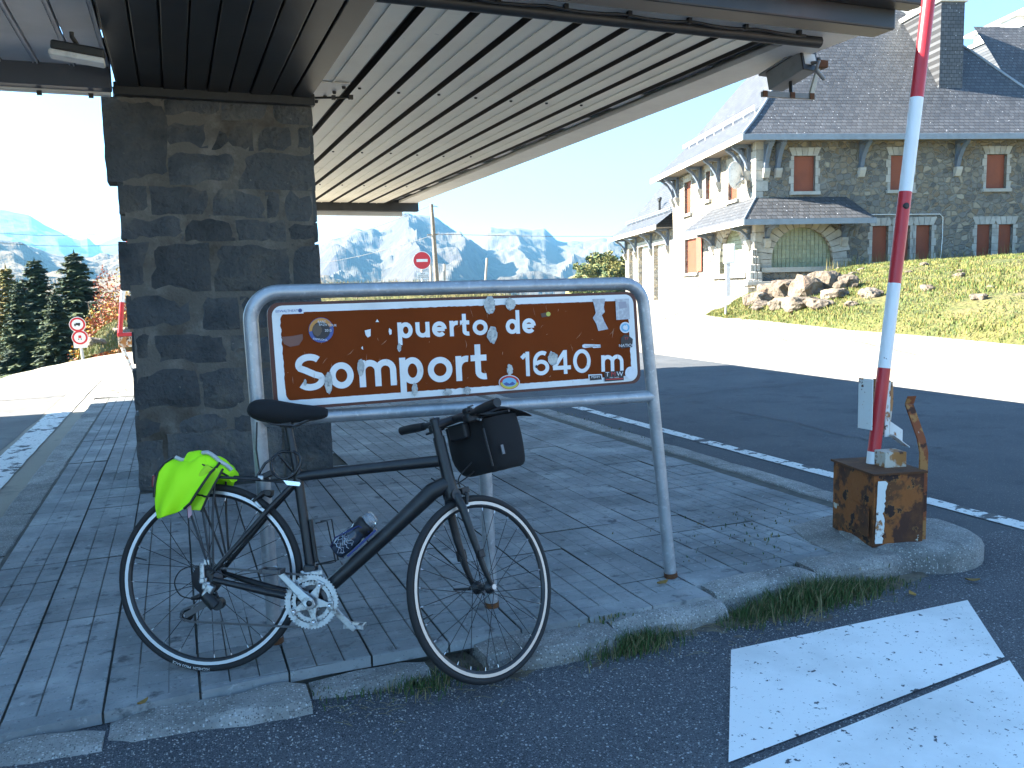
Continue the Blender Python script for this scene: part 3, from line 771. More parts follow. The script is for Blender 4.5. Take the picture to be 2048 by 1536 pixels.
# ================================================================== bicycle
bk = pmat('matt_black_paint', (.012,.013,.015), .42, var=[((.022,.022,.024), 25, .5, .7)])
tyre_m = pmat('tyre_rubber', (.014,.014,.015), .75, bump=[(300, .3, .002)])
silver = pmat('worn_aluminium', (.40,.41,.42), .36, .85, var=[((.14,.14,.14), 35, .52, .68)])
rim_r = pmat('rim_silver', (.50,.51,.54), .35, .6)
rim_f = pmat('rim_champagne', (.52,.47,.42), .38, .5)
chain_m = pmat('chain_steel', (.10,.10,.105), .5, .8)
plast = pmat('black_plastic', (.010,.010,.011), .5)
cloth_k = pmat('black_fabric', (.008,.008,.009), .95, bump=[(350, .4, .002)])
steel = pmat('bright_steel', (.62,.62,.63), .25, .9)
red_pl = pmat('red_reflector', (.20,.015,.015), .25)
grease = pmat('dirty_chainring', (.46,.47,.48), .42, .75, var=[((.16,.155,.15), 30, .50, .66)])
A = Vector((.043, 3.141, -.004)); Bc = at_z(960, 1375, -.072)
e1 = (Bc-A).normalized(); side = Vector((0,0,1)).cross(e1).normalized(); up0 = e1.cross(side)
LEAN = math.radians(10)
upv = up0*math.cos(LEAN)+side*math.sin(LEAN); lf = upv.cross(e1)
BM = Matrix((e1, lf, upv)).transposed()
bike = root('bicycle', A, 'matt black flat-bar road bicycle with rear rack, leaning against the brown sign', 'bicycle', M=BM)
V = Vector
def T2(x, z, y=0.): return V((x, y, z))
RH = T2(-.022, .336); BB = T2(.362, .278); SCL = T2(.268, .720); HT = T2(.775, .885); HB = T2(.833, .688)
def tubepart(name, pts, r, mat, n=14, sy=1., parent=bike): return MB().tube(pts, r, n, sy=sy).build(name, mat, parent)
tubepart('top_tube', [SCL+V((0,0,-.006)), T2(.52, .757), T2(.782, .798)], [.0185, .0195, .022], bk)
tubepart('down_tube', [T2(.829, .718), T2(.812, .716), T2(.765, .688), T2(.60, .515), T2(.47, .385), BB], [.021, .030, .032, .027, .026, .025], bk)
tubepart('seat_tube', [BB, BB.lerp(SCL, .5), SCL, SCL+(SCL-BB).normalized()*.02], [.019, .0175, .0175, .018], bk)
tubepart('head_tube', [HB, HB.lerp(HT, .3), HT], [.0265, .023, .0215], bk)
tubepart('seatpost', [SCL, T2(.216, .915)], .0136, bk)
m = MB(); m.tube([BB+V((0,-.036,0)), BB+V((0,.036,0))], .022, 16); m.build('bottom_bracket', bk, bike)
DR = RH+V((.012, 0, .012))
for s in (-1, 1):
    tubepart('chain_stay', [BB+V((-.02, s*.022, .0)), T2(.20, .300, s*.036), DR+V((.02, s*.064, -.01))], [.016, .0135, .010], bk)
    tubepart('seat_stay', [SCL+V((-.006, s*.012, -.03)), T2(.185, .600, s*.030), DR+V((.01, s*.064, .01))], [.0105, .0100, .0085], bk)
    m = MB(); m.box(DR+V((-.002, s*.066, 0)), (.045, .006, .05)); m.build('dropout', bk, bike, bevel=.004)
for (p, q) in ((T2(.40,.742), T2(.46,.7515)), (T2(.55,.765), T2(.62,.778))):
    tubepart('paint_chip', [p+V((0,-.012,.0165)), q+V((0,-.012,.0165))], .0006, silver, 5)
# ---- wheels
def wheel(parent, mats, hub_w, flip=1):
    """built round the local origin, axle along y"""
    M = Matrix.Rotation(PI/2, 4, 'X')
    R, tr = .3235, .0128
    prof = [(R+tr*math.cos(a), tr*math.sin(a)) for a in [2*PI*i/14 for i in range(14)]]
    MB().lathe(prof, M, 72, closed=True).build('tyre', tyre_m, parent)
    MB().lathe([(.3125,-.0098),(.3125,.0098),(.302,.0094),(.296,.0075),(.289,.003),(.289,-.003),(.296,-.0075),(.302,-.0094)], M, 72, closed=True).build('rim', bk, parent)
    for s in (-1, 1): MB().lathe([(.3118, s*.0101),(.3005, s*.0099)], M, 72).build('brake_track', mats, parent)
    MB().lathe([(.0,-hub_w-.008),(.006,-hub_w-.008),(.006,-hub_w),(.014,-hub_w+.004),(.024,-hub_w+.012),(.024,-hub_w+.016),(.012,-hub_w+.022),(.011,hub_w-.022),(.024,hub_w-.016),(.024,hub_w-.012),(.014,hub_w-.004),(.006,hub_w),(.006,hub_w+.008),(0,hub_w+.008)], M, 20).build('hub', bk, parent)
    nsp = 28
    sp = None
    for k in range(nsp):
        a = 2*PI*(k+.5)/nsp; s = 1 if k % 2 else -1; cr = 1 if (k//2) % 2 else -1
        b = a+cr*math.radians(68)
        m = MB(); m.tube([(.022*math.cos(b), s*(hub_w-.014), .022*math.sin(b)), (.2885*math.cos(a), s*.002, .2885*math.sin(a))], .00125, 5); m.build('spoke', spoke_m, parent)
        m = MB(); m.tube([(.277*math.cos(a), s*.003, .277*math.sin(a)), (.2895*math.cos(a), s*.002, .2895*math.sin(a))], .0020, 5); m.build('spoke_nipple', steel, parent)
    m = MB(); m.tube([(.287*math.cos(2.95), 0, .287*math.sin(2.95)), (.245*math.cos(2.95), 0, .245*math.sin(2.95))], [.003, .002], 6); m.build('valve', bk, parent)
spoke_m = pmat('black_spoke', (.015,.015,.017), .35, .5)
def sub_empty(name, parent, loc, rot=None):
    e = bpy.data.objects.new(name, None); COL.objects.link(e); e.parent = parent; e.location = loc
    if rot is not None: e.rotation_euler = rot.to_euler()
    e.empty_display_size = .05; OFF[e] = V((0,0,0)); return e
rw = sub_empty('rear_wheel', bike, RH); wheel(rw, rim_r, .060)
# white print on the tyre wall, low at the back
def tyre_print(parent, txt, a_mid, size, mat):
    c = bpy.data.curves.new('t', 'FONT'); c.body = txt; c.size = size; c.align_x = 'CENTER'; c.align_y = 'CENTER'
    o = bpy.data.objects.new('t', c); COL.objects.link(o); dg = bpy.context.evaluated_depsgraph_get(); me = o.evaluated_get(dg).to_mesh()
    m = MB(); vs = []
    for v in me.vertices:
        r = .3250+v.co.y; a = a_mid-v.co.x/.325
        vs.append((r*math.cos(a), -math.sqrt(max(1e-8, .0128**2-(r-.3235)**2))-.0006, r*math.sin(a)))
    m.add(vs, [tuple(p.vertices) for p in me.polygons]); o.evaluated_get(dg).to_mesh_clear(); bpy.data.objects.remove(o)
    m.build('print', mat, parent)
tyre_print(rw, 'MICHELIN  PRO3 RACE', math.radians(-98), .0135, swhite)
# cassette
M = Matrix.Translation(RH+V((0,-.036,0))) @ Matrix.Rotation(PI/2, 4, 'X')
for k in range(7):
    m = MB(); r = .056-.0042*k; m.lathe([(.015, k*.0042),(r, k*.0042),(r, k*.0042+.0016),(.015, k*.0042+.0016)], M, 26); m.build('sprocket', chain_m, bike)
# ---- drivetrain
CR = BB+V((0,-.050,0)); Mx = lambda p: Matrix.Translation(p) @ Matrix.Rotation(PI/2, 4, 'X')
def ringpart(name, ro, ri, y, mat, teeth):
    m = MB(); n = teeth*4; vo = []; vi = []
    for k in range(n):
        a = 2*PI*k/n; r = ro+(.003 if k % 4 in (0, 1) else -.0015); vo.append((r*math.cos(a), r*math.sin(a))); vi.append((ri*math.cos(a), ri*math.sin(a)))
    vs = []; fs = []
    for yy in (-.0017, .0017):
        vs += [CR+V((p[0], y+yy, p[1])) for p in vo]+[CR+V((p[0], y+yy, p[1])) for p in vi]
    for k in range(n):
        j = (k+1) % n
        fs += [(k, j, n+j, n+k), (2*n+k, 3*n+k, 3*n+j, 2*n+j), (k, 2*n+k, 2*n+j, j), (n+k, n+j, 3*n+j, 3*n+k)]
    m.add(vs, fs); return m.build(name, mat, bike)
ringpart('chainring', .094, .076, 0, grease, 50); ringpart('chainring', .071, .058, .007, grease, 36); ringpart('chainring', .055, .040, .014, chain_m, 28)
crank_dir = (T2(.225,.398)-BB); crank_dir.y = 0; crank_dir.normalize(); a0 = math.atan2(crank_dir.z, crank_dir.x)
m = MB()
for k in range(5):                                     # spider
    a = a0+2*PI*k/5+PI/5*0
    d_ = V((math.cos(a), 0, math.sin(a))); n_ = V((-math.sin(a), 0, math.cos(a)))
    r1 = .080
    prof = [(.008, .020), (.03, .0155), (.055, .0085), (.068, .010), (r1, .0165)]
    pl_ = [CR+d_*r+n_*w+V((0,-.008,0)) for r, w in prof]+[CR+d_*r-n_*w+V((0,-.008,0)) for r, w in prof[::-1]]
    m.prism(pl_, (0,.006,0))
m.build('spider', silver, bike, bevel=.0015)
for k in range(5):
    a = a0+2*PI*k/5; p = CR+V((.068*math.cos(a), -.0105, .068*math.sin(a))); MB().lathe([(0,.0),(.006,0),(.007,.0015),(.007,.004)], Matrix.Translation(p) @ Matrix.Rotation(PI/2, 4, 'X'), 10).build('bolt', steel, bike)
def crank(d_, y, mat, name='crank_arm'):
    n_ = V((-d_.z, 0, d_.x)); b = V((BB.x, y, BB.z)); m = MB(); P = []
    for (t, w, th) in ((-.022, .010, .014), (0, .021, .020), (.03, .0165, .016), (.09, .0125, .012), (.16, .0115, .011), (.182, .0085, .009)):
        c = b+d_*t; P.append([c+n_*w+V((0,-th/2,0)), c+n_*w*.85+V((0,th/2,0)), c-n_*w*.85+V((0,th/2,0)), c-n_*w+V((0,-th/2,0))])
    for i in range(len(P)-1):
        for k in range(4): m.add([P[i][k], P[i][(k+1) % 4], P[i+1][(k+1) % 4], P[i+1][k]], [(0,1,2,3)], sm=False)
    m.add(P[0], [(0,1,2,3)]); m.add(P[-1], [(3,2,1,0)]); o = m.build(name, mat, bike, bevel=.003)
    bm = bmesh.new(); bm.from_mesh(o.data); bmesh.ops.remove_doubles(bm, verts=bm.verts, dist=1e-5); bmesh.ops.recalc_face_normals(bm, faces=bm.faces); bm.to_mesh(o.data); bm.free()
    return b+d_*.17
pr_ = crank(crank_dir, -.074, silver); pl2 = crank(-crank_dir, .074, silver)
MB().lathe([(0,-.0855),(.009,-.0855),(.011,-.083),(.011,-.05)], Matrix.Translation(BB) @ Matrix.Rotation(-PI/2, 4, 'X') @ Matrix.Scale(1,4), 14).build('crank_bolt', bk, bike)
def pedal(p, s):
    m = MB(); m.tube([p, p+V((0, s*.07, 0))], .006, 8)
    m.boxb(p.x-.038, p.x-.030, min(p.y+s*.012, p.y+s*.075), max(p.y+s*.012, p.y+s*.075), p.z-.009, p.z+.009)
    m.boxb(p.x+.030, p.x+.038, min(p.y+s*.012, p.y+s*.075), max(p.y+s*.012, p.y+s*.075), p.z-.009, p.z+.009)
    m.boxb(p.x-.030, p.x+.030, p.y+s*.069-.004, p.y+s*.069+.004, p.z-.008, p.z+.008)
    m.boxb(p.x-.030, p.x+.030, p.y+s*.018-.004, p.y+s*.018+.004, p.z-.008, p.z+.008)
    m.boxb(p.x-.014, p.x+.014, min(p.y+s*.022, p.y+s*.065), max(p.y+s*.022, p.y+s*.065), p.z-.007, p.z+.007)
    m.build('pedal', silver if s > 0 else chain_m, bike, bevel=.002)
pedal(pr_, -1); pedal(pl2, 1)
# front derailleur
m = MB(); m.box(T2(.352, .372, -.040), (.085, .010, .022), Matrix.Rotation(-.25, 3, 'Y')); m.box(T2(.335, .372, -.028), (.05, .018, .02)); m.build('front_derailleur', silver, bike, bevel=.004)
MB().box(T2(.342, .385, -.012), (.045, .05, .035)).build('derailleur_clamp', bk, bike, bevel=.006)
# chain
Cy = -.047; ch = []
for k in range(16): a = math.radians(80-170*k/15); ch.append(T2(BB.x+.092*math.cos(a), BB.z+.092*math.sin(a), Cy))
J = T2(-.085, .205, Cy+.006); G2 = T2(.005, .262, Cy+.006)
ch += [T2(J.x+.02, J.z-.022, Cy), T2(J.x-.02, J.z-.012, Cy), T2(J.x-.012, J.z+.018, Cy), T2(G2.x-.02, G2.z, Cy), T2(G2.x+.018, G2.z+.02, Cy), T2(RH.x+.03, RH.z-.03, Cy), T2(RH.x-.01, RH.z+.035, Cy), T2(RH.x+.03, RH.z+.042, Cy)]
def resample(pts, step, closed=True):
    out = []; n = len(pts)
    for i in range(n if closed else n-1):
        a, b = pts[i], pts[(i+1) % n]; L = (b-a).length; k = max(1, round(L/step))
        for j in range(k): out.append(a.lerp(b, j/k))
    return out
rs_ = resample(ch, .0127); m = MB()
for i, p in enumerate(rs_):
    q = rs_[(i+1) % len(rs_)]; d_ = (q-p).normalized(); X = Matrix((d_, V((0,1,0)), d_.cross(V((0,1,0))))).transposed()
    m.box((p+q)/2, (.0125, .0055 if i % 2 else .0035, .0075), X)
m.build('chain', chain_m, bike)
# rear derailleur
rd = sub_empty('rear_derailleur', bike, (0,0,0))
m = MB(); m.box(T2(.0, .300, -.075), (.03, .03, .05), Matrix.Rotation(.4, 3, 'Y')); m.box(T2(-.008, .318, -.078), (.03, .018, .03)); m.build('hanger', silver, rd, bevel=.005)
m = MB(); m.tube([T2(-.012,.288,-.082), T2(.03,.250,-.078)], [.019,.023], 12); m.tube([T2(.036,.256,-.085), T2(.036,.256,-.05)], .021, 14); m.tube([T2(-.02,.283,-.085), T2(-.055,.272,-.085)], [.012,.006], 8); m.build('parallelogram', plast, rd)
m = MB(); X = Matrix.Rotation(math.atan2(.262-.205, .09), 3, 'Y'); m.box((J+G2)/2+V((0,-.016,0)), (.105, .003, .020), Matrix.Rotation(-math.atan2(.057, .09), 3, 'Y')); m.box((J+G2)/2+V((0,.008,0)), (.105, .003, .020), Matrix.Rotation(-math.atan2(.057, .09), 3, 'Y')); m.build('cage', chain_m, rd)
for p in (J, G2):
    MB().lathe([(0,-.012),(.022,-.012),(.0235,-.006),(.0235,.004),(0,.004)], Matrix.Translation(p) @ Matrix.Rotation(PI/2, 4, 'X'), 18).build('jockey_wheel', plast, rd)
    MB().lathe([(0,.014),(.007,.014),(.008,.0125),(.003,.0122)], Matrix.Translation(p+V((0,0,0))) @ Matrix.Rotation(PI/2, 4, 'X'), 12).build('bolt', steel, rd)
tubepart('gear_cable', smooth([T2(-.055,.272,-.085), T2(-.095,.283,-.088), T2(-.118,.325,-.088), T2(-.10,.368,-.085), T2(-.05,.385,-.078), T2(.01,.372,-.074), T2(.10,.338,-.06)]), .0024, plast, 6)
m = MB(); m.box(T2(-.026,.362,-.078), (.018,.012,.075), Matrix.Rotation(-.12, 3, 'Y')); m.box(T2(-.012,.40,-.076), (.028,.012,.022)); m.box(T2(-.02,.336,-.08), (.028,.010,.022)); m.build('axle_plate', silver, bike, bevel=.004)
for y in (-.083, .083): MB().lathe([(0,-.008),(.009,-.008),(.010,-.004),(.010,.006)], Matrix.Translation(RH+V((0,y,0))) @ Matrix.Rotation(PI/2, 4, 'X'), 12).build('axle_nut', silver, bike)
# saddle with its fabric cover
P = []
for (x, w, zt, zb) in ((.072,.020,.962,.940),(.082,.062,.984,.922),(.110,.078,.994,.908),(.150,.076,.996,.902),(.195,.060,.990,.902),(.240,.040,.984,.908),(.300,.029,.980,.918),(.345,.025,.978,.926),(.362,.014,.968,.938)):
    row = []
    for k in range(14):
        a = 2*PI*k/14; cy, sz = math.cos(a), math.sin(a)
        zz = (zt+zb)/2+(zt-zb)/2*(abs(sz)**.75)*(1 if sz > 0 else -1)-(.010*abs(cy) if sz > 0 else 0)
        row.append(T2(x, zz+.002*nz(x*60, k), w*(abs(cy)**.8)*(1 if cy > 0 else -1)+.002*nz(k*2., x*70)))
    P.append(row+[row[0]])
m = MB(); m.grid(P); m.add(P[0][:-1], [tuple(range(14))]); m.add(P[-1][:-1], [tuple(range(13, -1, -1))]); m.build('saddle', cloth_k, bike, subsurf=1)
m = MB()
for s in (-1, 1): m.tube([T2(.13,.915,s*.03), T2(.17,.900,s*.022), T2(.25,.900,s*.022), T2(.30,.925,s*.015)], .0035, 8)
m.build('saddle_rails', chain_m, bike)
MB().box(T2(.215,.905), (.045,.035,.03)).build('saddle_clamp', bk, bike, bevel=.006)
# rack
m = MB()
for s in (-1, 1):
    m.tube([T2(-.235,.700,s*.052), T2(.12,.700,s*.052), T2(.15,.700,s*.035)], .005, 8)
    m.tube([T2(.10,.697,s*.04), T2(.255,.690,s*.022)], .003, 6)
for x in (-.225, -.11, .0, .11): m.tube([T2(x,.700,-.052), T2(x,.700,.052)], .004, 6)
m.tube([T2(-.2,.702,0), T2(.12,.702,0)], .004, 6)
m.build('rack_platform', bk, bike)
for s in (-1, 1):
    for (x, b) in ((-.155, -.004), (-.075, .004), (-.015, .012)):
        tubepart('rack_stay', [T2(x,.700,s*.054), T2(x*.55,.56,s*.068), T2(b,.385,s*.080)], .0042, bk, 8)
m = MB(); m.prism([T2(.225,.700,-.030), T2(.285,.697,-.030), T2(.289,.690,-.030), T2(.285,.682,-.030), T2(.240,.684,-.030)], (0,.003,0)); m.build('rack_bracket', steel, bike)
m = MB(); m.box(T2(-.243,.672), (.020,.075,.045)); m.build('rear_reflector', red_pl, bike, bevel=.006)
m = MB(); m.tube([T2(-.225,.70,0), T2(-.235,.64,0), T2(-.238,.60,0)], .010, 8); m.build('reflector_stalk', plast, bike)
# rear brake
m = MB(); m.tube([T2(.118,.618,-.022), T2(.150,.650,-.018), T2(.175,.640,0)], [.006,.010,.010], 8); m.tube([T2(.118,.618,.022), T2(.150,.650,.018), T2(.175,.640,0)], [.006,.010,.010], 8); m.box(T2(.166,.650), (.03,.04,.02)); m.build('rear_brake', plast, bike, bevel=.002)
m = MB()
for s in (-1, 1): m.box(T2(.130,.612,s*.0165), (.045,.008,.011), Matrix.Rotation(.72, 3, 'Y'))
m.build('brake_pad', silver, bike, bevel=.002)
# empty bottle cage on the seat tube
ca = lambda a, b, y=0.: BB.lerp(SCL, a)+V((math.cos(.21), 0, math.sin(.21)))*b+V((0,y,0))
m = MB(); m.box(ca(.46, .024), (.012,.018,.155), Matrix.Rotation(-.21, 3, 'Y')); m.build('cage_rail', plast, bike, bevel=.003)
m = MB(); m.tube([ca(.27,.022), ca(.27,.085,-.034), ca(.27,.098,-.02), ca(.60,.092,-.036), ca(.60,.05,-.036)], .0026, 7); m.tube([ca(.27,.022), ca(.27,.085,.034), ca(.27,.098,.02), ca(.60,.092,.036), ca(.60,.05,.036)], .0026, 7); m.build('bottle_cage', plast, bike)
# down-tube cage
dt = (T2(.765,.690)-BB).normalized(); dn = V((-dt.z, 0, dt.x))
dc = lambda a, b, y=0.: BB+dt*a+dn*b+V((0,y,0))
m = MB(); m.box(dc(.26,.034), (.14,.016,.008), Matrix.Rotation(-math.atan2(dt.z, dt.x), 3, 'Y'))
for s in (-1, 1): m.tube([dc(.175,.04,0), dc(.175,.10,s*.03), dc(.21,.112,s*.034), dc(.30,.085,s*.040), dc(.31,.045,s*.02)], .0028, 7)
m.build('bottle_cage', pmat('blue_anodised', (.02,.03,.12), .35, .5), bike)
# bottle
bot = root('water_bottle', BM @ dc(.17,.075)+A, 'dark translucent drinking bottle with clear cap in the cage on the down tube', 'bottle', M=BM @ Matrix.Rotation(-math.atan2(dt.z, dt.x)+PI/2, 3, 'Y').to_3x3())
bm_ = pmat('smoke_bottle', (.025,.035,.055), .25, var=[((.04,.05,.07), 20, .5, .7)], coat=.3)
MB().lathe([(0,0),(.030,0),(.0345,.006),(.0355,.06),(.0345,.09),(.031,.098),(.031,.106),(.035,.115),(.035,.14),(.030,.150),(0,.150)], None, 28).build('body', bm_, bot)
MB().lathe([(.0365,.118),(.0365,.132),(.036,.148),(.032,.152),(.022,.156),(.020,.165),(0,.166)], None, 24).build('lid', plast, bot)
cap_m = pmat('clear_cap', (.75,.78,.82), .15); cap_m.node_tree.nodes['Principled BSDF'].inputs['Transmission Weight'].default_value = .75
MB().lathe([(.030,.156),(.029,.178),(.022,.188),(0,.189)], None, 24).build('cap', cap_m, bot)
prn = pmat('bottle_print', (.62,.66,.75), .5)
rb = random.Random(5)
for k in range(7):                                    # zig-zag printed mountains
    pts = []; z0 = .018+k*.009
    for i in range(9):
        a = math.radians(200+i*14); pts.append((.0362*math.cos(a), .0362*math.sin(a), z0+(.010*rb.uniform(-1, 1))))
    MB().tube(pts, .0007, 4).build('print', prn, bot)
# ---- steering assembly
ax = (HT-HB).normalized(); fwd = V((ax.z, 0, -ax.x)); STEER = math.radians(44)
Q = Matrix.Rotation(STEER, 3, ax)
f2 = Q @ fwd; l2 = Q @ V((0,1,0))
SM = Matrix((f2, l2, ax)).transposed()
st_o = HB-ax*.012
def SL(x, y, z): return st_o+f2*x+l2*y+ax*z           # steering-local to bike-local
FH = SL(.045, 0, -.352)
# wheel
fw = sub_empty('front_wheel', bike, FH, SM.to_3x3() @ Matrix.Rotation(math.asin(ax.x)*1.0, 3, 'Y')); wheel(fw, rim_f, .050)
for s in (-1, 1):
    m = MB(); m.tube([SL(.0,s*.020,.0), SL(.004,s*.038,-.05), SL(.012,s*.046,-.16), SL(.028,s*.050,-.28), SL(.045,s*.052,-.352)], [.017,.0165,.0145,.011,.008], 12, sy=.75); m.build('fork_blade', bk, bike)
    m = MB(); m.tube([SL(.045,s*.048,-.352), SL(.045,s*.062,-.352)], .010, 12); m.build('fork_end', silver, bike)
m = MB(); m.tube([SL(0,-.028,0), SL(0,.028,0)], .021, 12); m.tube([SL(0,0,-.005), SL(0,0,.014)], .026, 14); m.build('fork_crown', bk, bike)
MB().lathe([(0,0),(.005,0),(.006,.003),(.006,.006)], Matrix.Translation(SL(-.0,-.0405,-.02)) @ SM.to_4x4() @ Matrix.Rotation(PI/2, 4, 'X'), 10).build('fork_bolt', steel, bike)
m = MB(); m.tube([SL(.045,.06,-.352), SL(.035,.072,-.352), SL(-.03,.076,-.335)], [.006,.006,.004], 8); m.build('quick_release', bk, bike)
m = MB(); m.box(SL(.025,.058,-.225), (.035,.022,.04), SM); m.box(SL(.025,-.056,-.225), (.028,.016,.03), SM); m.build('speed_sensor', plast, bike, bevel=.004)
# front brake
m = MB()
for s in (-1, 1): m.tube([SL(.035,s*.028,-.045), SL(.045,s*.030,-.01), SL(.04,0,.008)], [.006,.009,.010], 8)
m.box(SL(.048,.0,.006), (.035,.05,.022), SM); m.build('front_brake', plast, bike, bevel=.002)
m = MB()
for s in (-1, 1): m.box(SL(.033,s*.0165,-.048), (.045,.008,.011), SM)
m.build('brake_pad', silver, bike, bevel=.002)
# steerer, stem, bar
hz_ = (HT-HB).length+.012
tubepart('steerer', [SL(0,0,hz_-.01), SL(0,0,hz_+.062)], .0165, bk)
BC = SL(.085, 0, hz_+.052)
tubepart('stem', [SL(0,0,hz_+.040), SL(.04,0,hz_+.046), BC], [.018,.0165,.0165], bk)
def BL(x, y, z): return BC+f2*x+l2*y+ax*z
tubepart('handlebar', [BL(-.028,-.28,.012), BL(-.012,-.16,.006), BL(0,-.06,0), BL(0,.06,0), BL(-.012,.16,.006), BL(-.028,.28,.012)], [.0112,.0112,.0155,.0155,.0112,.0112], bk)
for s in (-1, 1):
    g = sub_empty('grip_end', bike, (0,0,0))
    tubepart('grip', [BL(-.0125,s*.165,.006), BL(-.020,s*.225,.009), BL(-.028,s*.285,.012)], [.0155,.0175,.0165], plast, parent=g)
    tubepart('bar_plug', [BL(-.028,s*.284,.012), BL(-.029,s*.292,.012)], .0168, plast, parent=g)
    m = MB(); m.tube([BL(-.008,s*.125,.005), BL(.02,s*.13,-.004), BL(.055,s*.16,-.018), BL(.055,s*.25,-.022)], [.010,.010,.007,.005], 8); m.build('brake_lever', plast, g)
    m = MB(); m.box(BL(-.002,s*.105,-.012), (.055,.038,.03), SM); m.box(BL(-.006,s*.10,.016), (.034,.03,.02), SM); m.build('shifter', plast, g, bevel=.007)
    m = MB(); m.tube([BL(-.002,s*.10,.028), BL(.0,s*.135,.03)], .003, 6); m.build('shifter_window', silver, g)
# cables
tubepart('brake_cable', smooth([BL(.01,-.12,-.01), BL(.08,-.08,-.04), BL(.07,-.02,-.14), SL(.055,0,.06), SL(.045,.0,.02)]), .0026, plast, 6)
tubepart('brake_cable', smooth([BL(.01,.12,-.01), BL(.09,.05,-.05), BL(.10,.0,-.17), SL(.03,.03,.03), T2(.76,.735,-.02)]), .0026, plast, 6)
# handlebar bag
bag = root('handlebar_bag', A+BM @ BL(.13,0,-.12), 'black fabric handlebar bag with open flap hanging in front of the bars', 'bag', M=BM @ SM)
P = []
for (z, w, dx, x0) in ((-.105,.095,.075,.02),(-.10,.118,.092,.015),(-.05,.132,.100,.0),(.0,.136,.104,.0),(.06,.134,.102,.0),(.095,.130,.100,.0)):
    row = []
    for k in range(20):
        a = 2*PI*k/20; cx, sy = math.cos(a), math.sin(a)
        row.append((x0+dx*(abs(cx)**.45)*(1 if cx > 0 else -1)+.006*nz(k*.9, z*30), w*(abs(sy)**.45)*(1 if sy > 0 else -1)+.006*nz(z*25, k*.8, 2), z+.006*nz(k*1.1, z*9, 4)))
    P.append(row+[row[0]])
m = MB(); m.grid(P); m.add(P[0][:-1], [tuple(range(20))]); m.build('body', cloth_k, bag, subsurf=1)
P = []
for i in range(8):
    u = i/7; row = []
    for j in range(9):
        v = j/8-.5; x = -.12+.27*u; row.append((x, v*.285, .112+.045*math.sin(u*PI*.8)*(1-.3*u)-.05*u*u+.006*nz(u*4, v*6)-.02*abs(v*2)**3))
    P.append(row)
m = MB(); m.grid(P); m.build('flap', cloth_k, bag, solid=.008, subsurf=1)
hem = pmat('grey_hem', (.16,.165,.17), .6)
MB().tube([P[0][j] for j in range(9)], .0045, 6).build('flap_hem', hem, bag)
MB().tube([(-.108,-.13,.06),(-.112,-.135,-.0),(-.10,-.125,-.08)], .004, 6).build('piping', plast, bag)
m = MB(); m.box((-.05,-.142,-.03), (.012,.004,.035)); m.build('zip_pull', hem, bag)
m = MB(); m.box((-.115,0,.07), (.03,.10,.06)); m.build('mount', plast, bag, bevel=.008)
# cable lock looped round the seat post
pts = []
for i in range(64):
    t = i/63; a = -1.2+t*9.2; r = .052+.010*math.sin(t*7)
    cx = .245+.01*math.sin(t*5)-.055*sstep(.0, .45, 1-t)*(1-t); pts.append(T2(cx+r*math.cos(a), .755+.058*math.sin(a)+.010*math.cos(t*9), .026*math.cos(a*.5+.5)))
lock = root('cable_lock', A+BM @ T2(.245,.755), 'black coiled cable lock looped around the seat post', 'lock', M=BM)
for i in range(len(pts)): pts[i] = pts[i]-T2(.245,.755)
head = [V((-.095,-.03,-.045)), V((-.075,-.03,.0)), V((-.05,-.03,.035))]
m = MB(); m.tube([V((-.118,-.030,-.050)), V((-.09,-.030,.002)), V((-.045,-.028,.038))]+pts[4:], .0052, 8); m.build('cable', pmat('cable_sheath', (.018,.018,.02), .25), lock)
m = MB(); m.box((-.085,-.028,-.042), (.055,.022,.022), Matrix.Rotation(-.5, 3, 'Y')); m.build('lock_body', plast, lock, bevel=.005)
m = MB(); m.box((-.10,-.030,-.05), (.022,.024,.018)); m.build('lock_collar', silver, lock, bevel=.004)
m = MB(); m.tube([T2(.105,.905,-.0)-T2(.245,.755), V((-.135,0,.05)), V((-.112,-.01,-.04))], .003, 6); m.build('strap', plast, lock)
# high-visibility vest draped over the rack
vest_m = pmat('fluorescent_fabric', (.46,.97,.004), .75, bump=[(240, .2, .002)])
vin_m = pmat('fluorescent_lining', (.42,.75,.02), .8, bump=[(240, .2, .002)])
grey_t = pmat('reflective_tape', (.45,.46,.46), .35)
vest = root('safety_vest', A+BM @ T2(-.10,.70), 'bright green high-visibility vest with black piping draped over the rear rack', 'vest', M=BM)
o0 = T2(-.10,.70)
def vl(x, y, z): return T2(x, z, y)-o0
rowsV = []
# cross-section over the rack (y,z) from far side over the top to the near hang
sec = [(.065,.640),(.070,.690),(.055,.730),(.020,.752),(-.020,.755),(-.050,.742),(-.078,.712),(-.090,.672),(-.094,.630),(-.090,.595),(-.086,.570)]
NX = 16
for i, (y, z) in enumerate(sec):
    row = []; h = max(0, i-5)/5
    xl = -.205-.012*math.sin(h*PI); xr = -.015-.085*h**1.3
    if i < 5: xl, xr = -.185, .005+.02*math.sin(i)
    for j in range(NX+1):
        u = j/NX; x = xl+(xr-xl)*u
        fold = .010*math.sin(u*9+i*.5)+.014*nz(u*4, i*.5, 3)
        tip = -.022*math.sin(u*PI*.9)*h if i > 7 else 0
        zz = z+(.020*nz(u*5, i*.9, 7)+.022*math.exp(-((u-.62)/.2)**2) if i < 6 else 0)-(.03*(1-u)*h*h)+.018*u*h
        row.append(vl(x+.006*nz(i*.7, u*3), y-fold*(.4+h)+(-.02*math.sin(u*PI)*h), zz+tip*.3))
    rowsV.append(row)
m = MB(); m.grid(rowsV); m.build('cloth', vest_m, vest, solid=.0025, subsurf=1)
edge = [rowsV[i][NX] for i in range(4, len(sec))]
MB().tube([p+V((.001,-.004,0)) for p in edge], .0048, 6).build('piping', plast, vest)
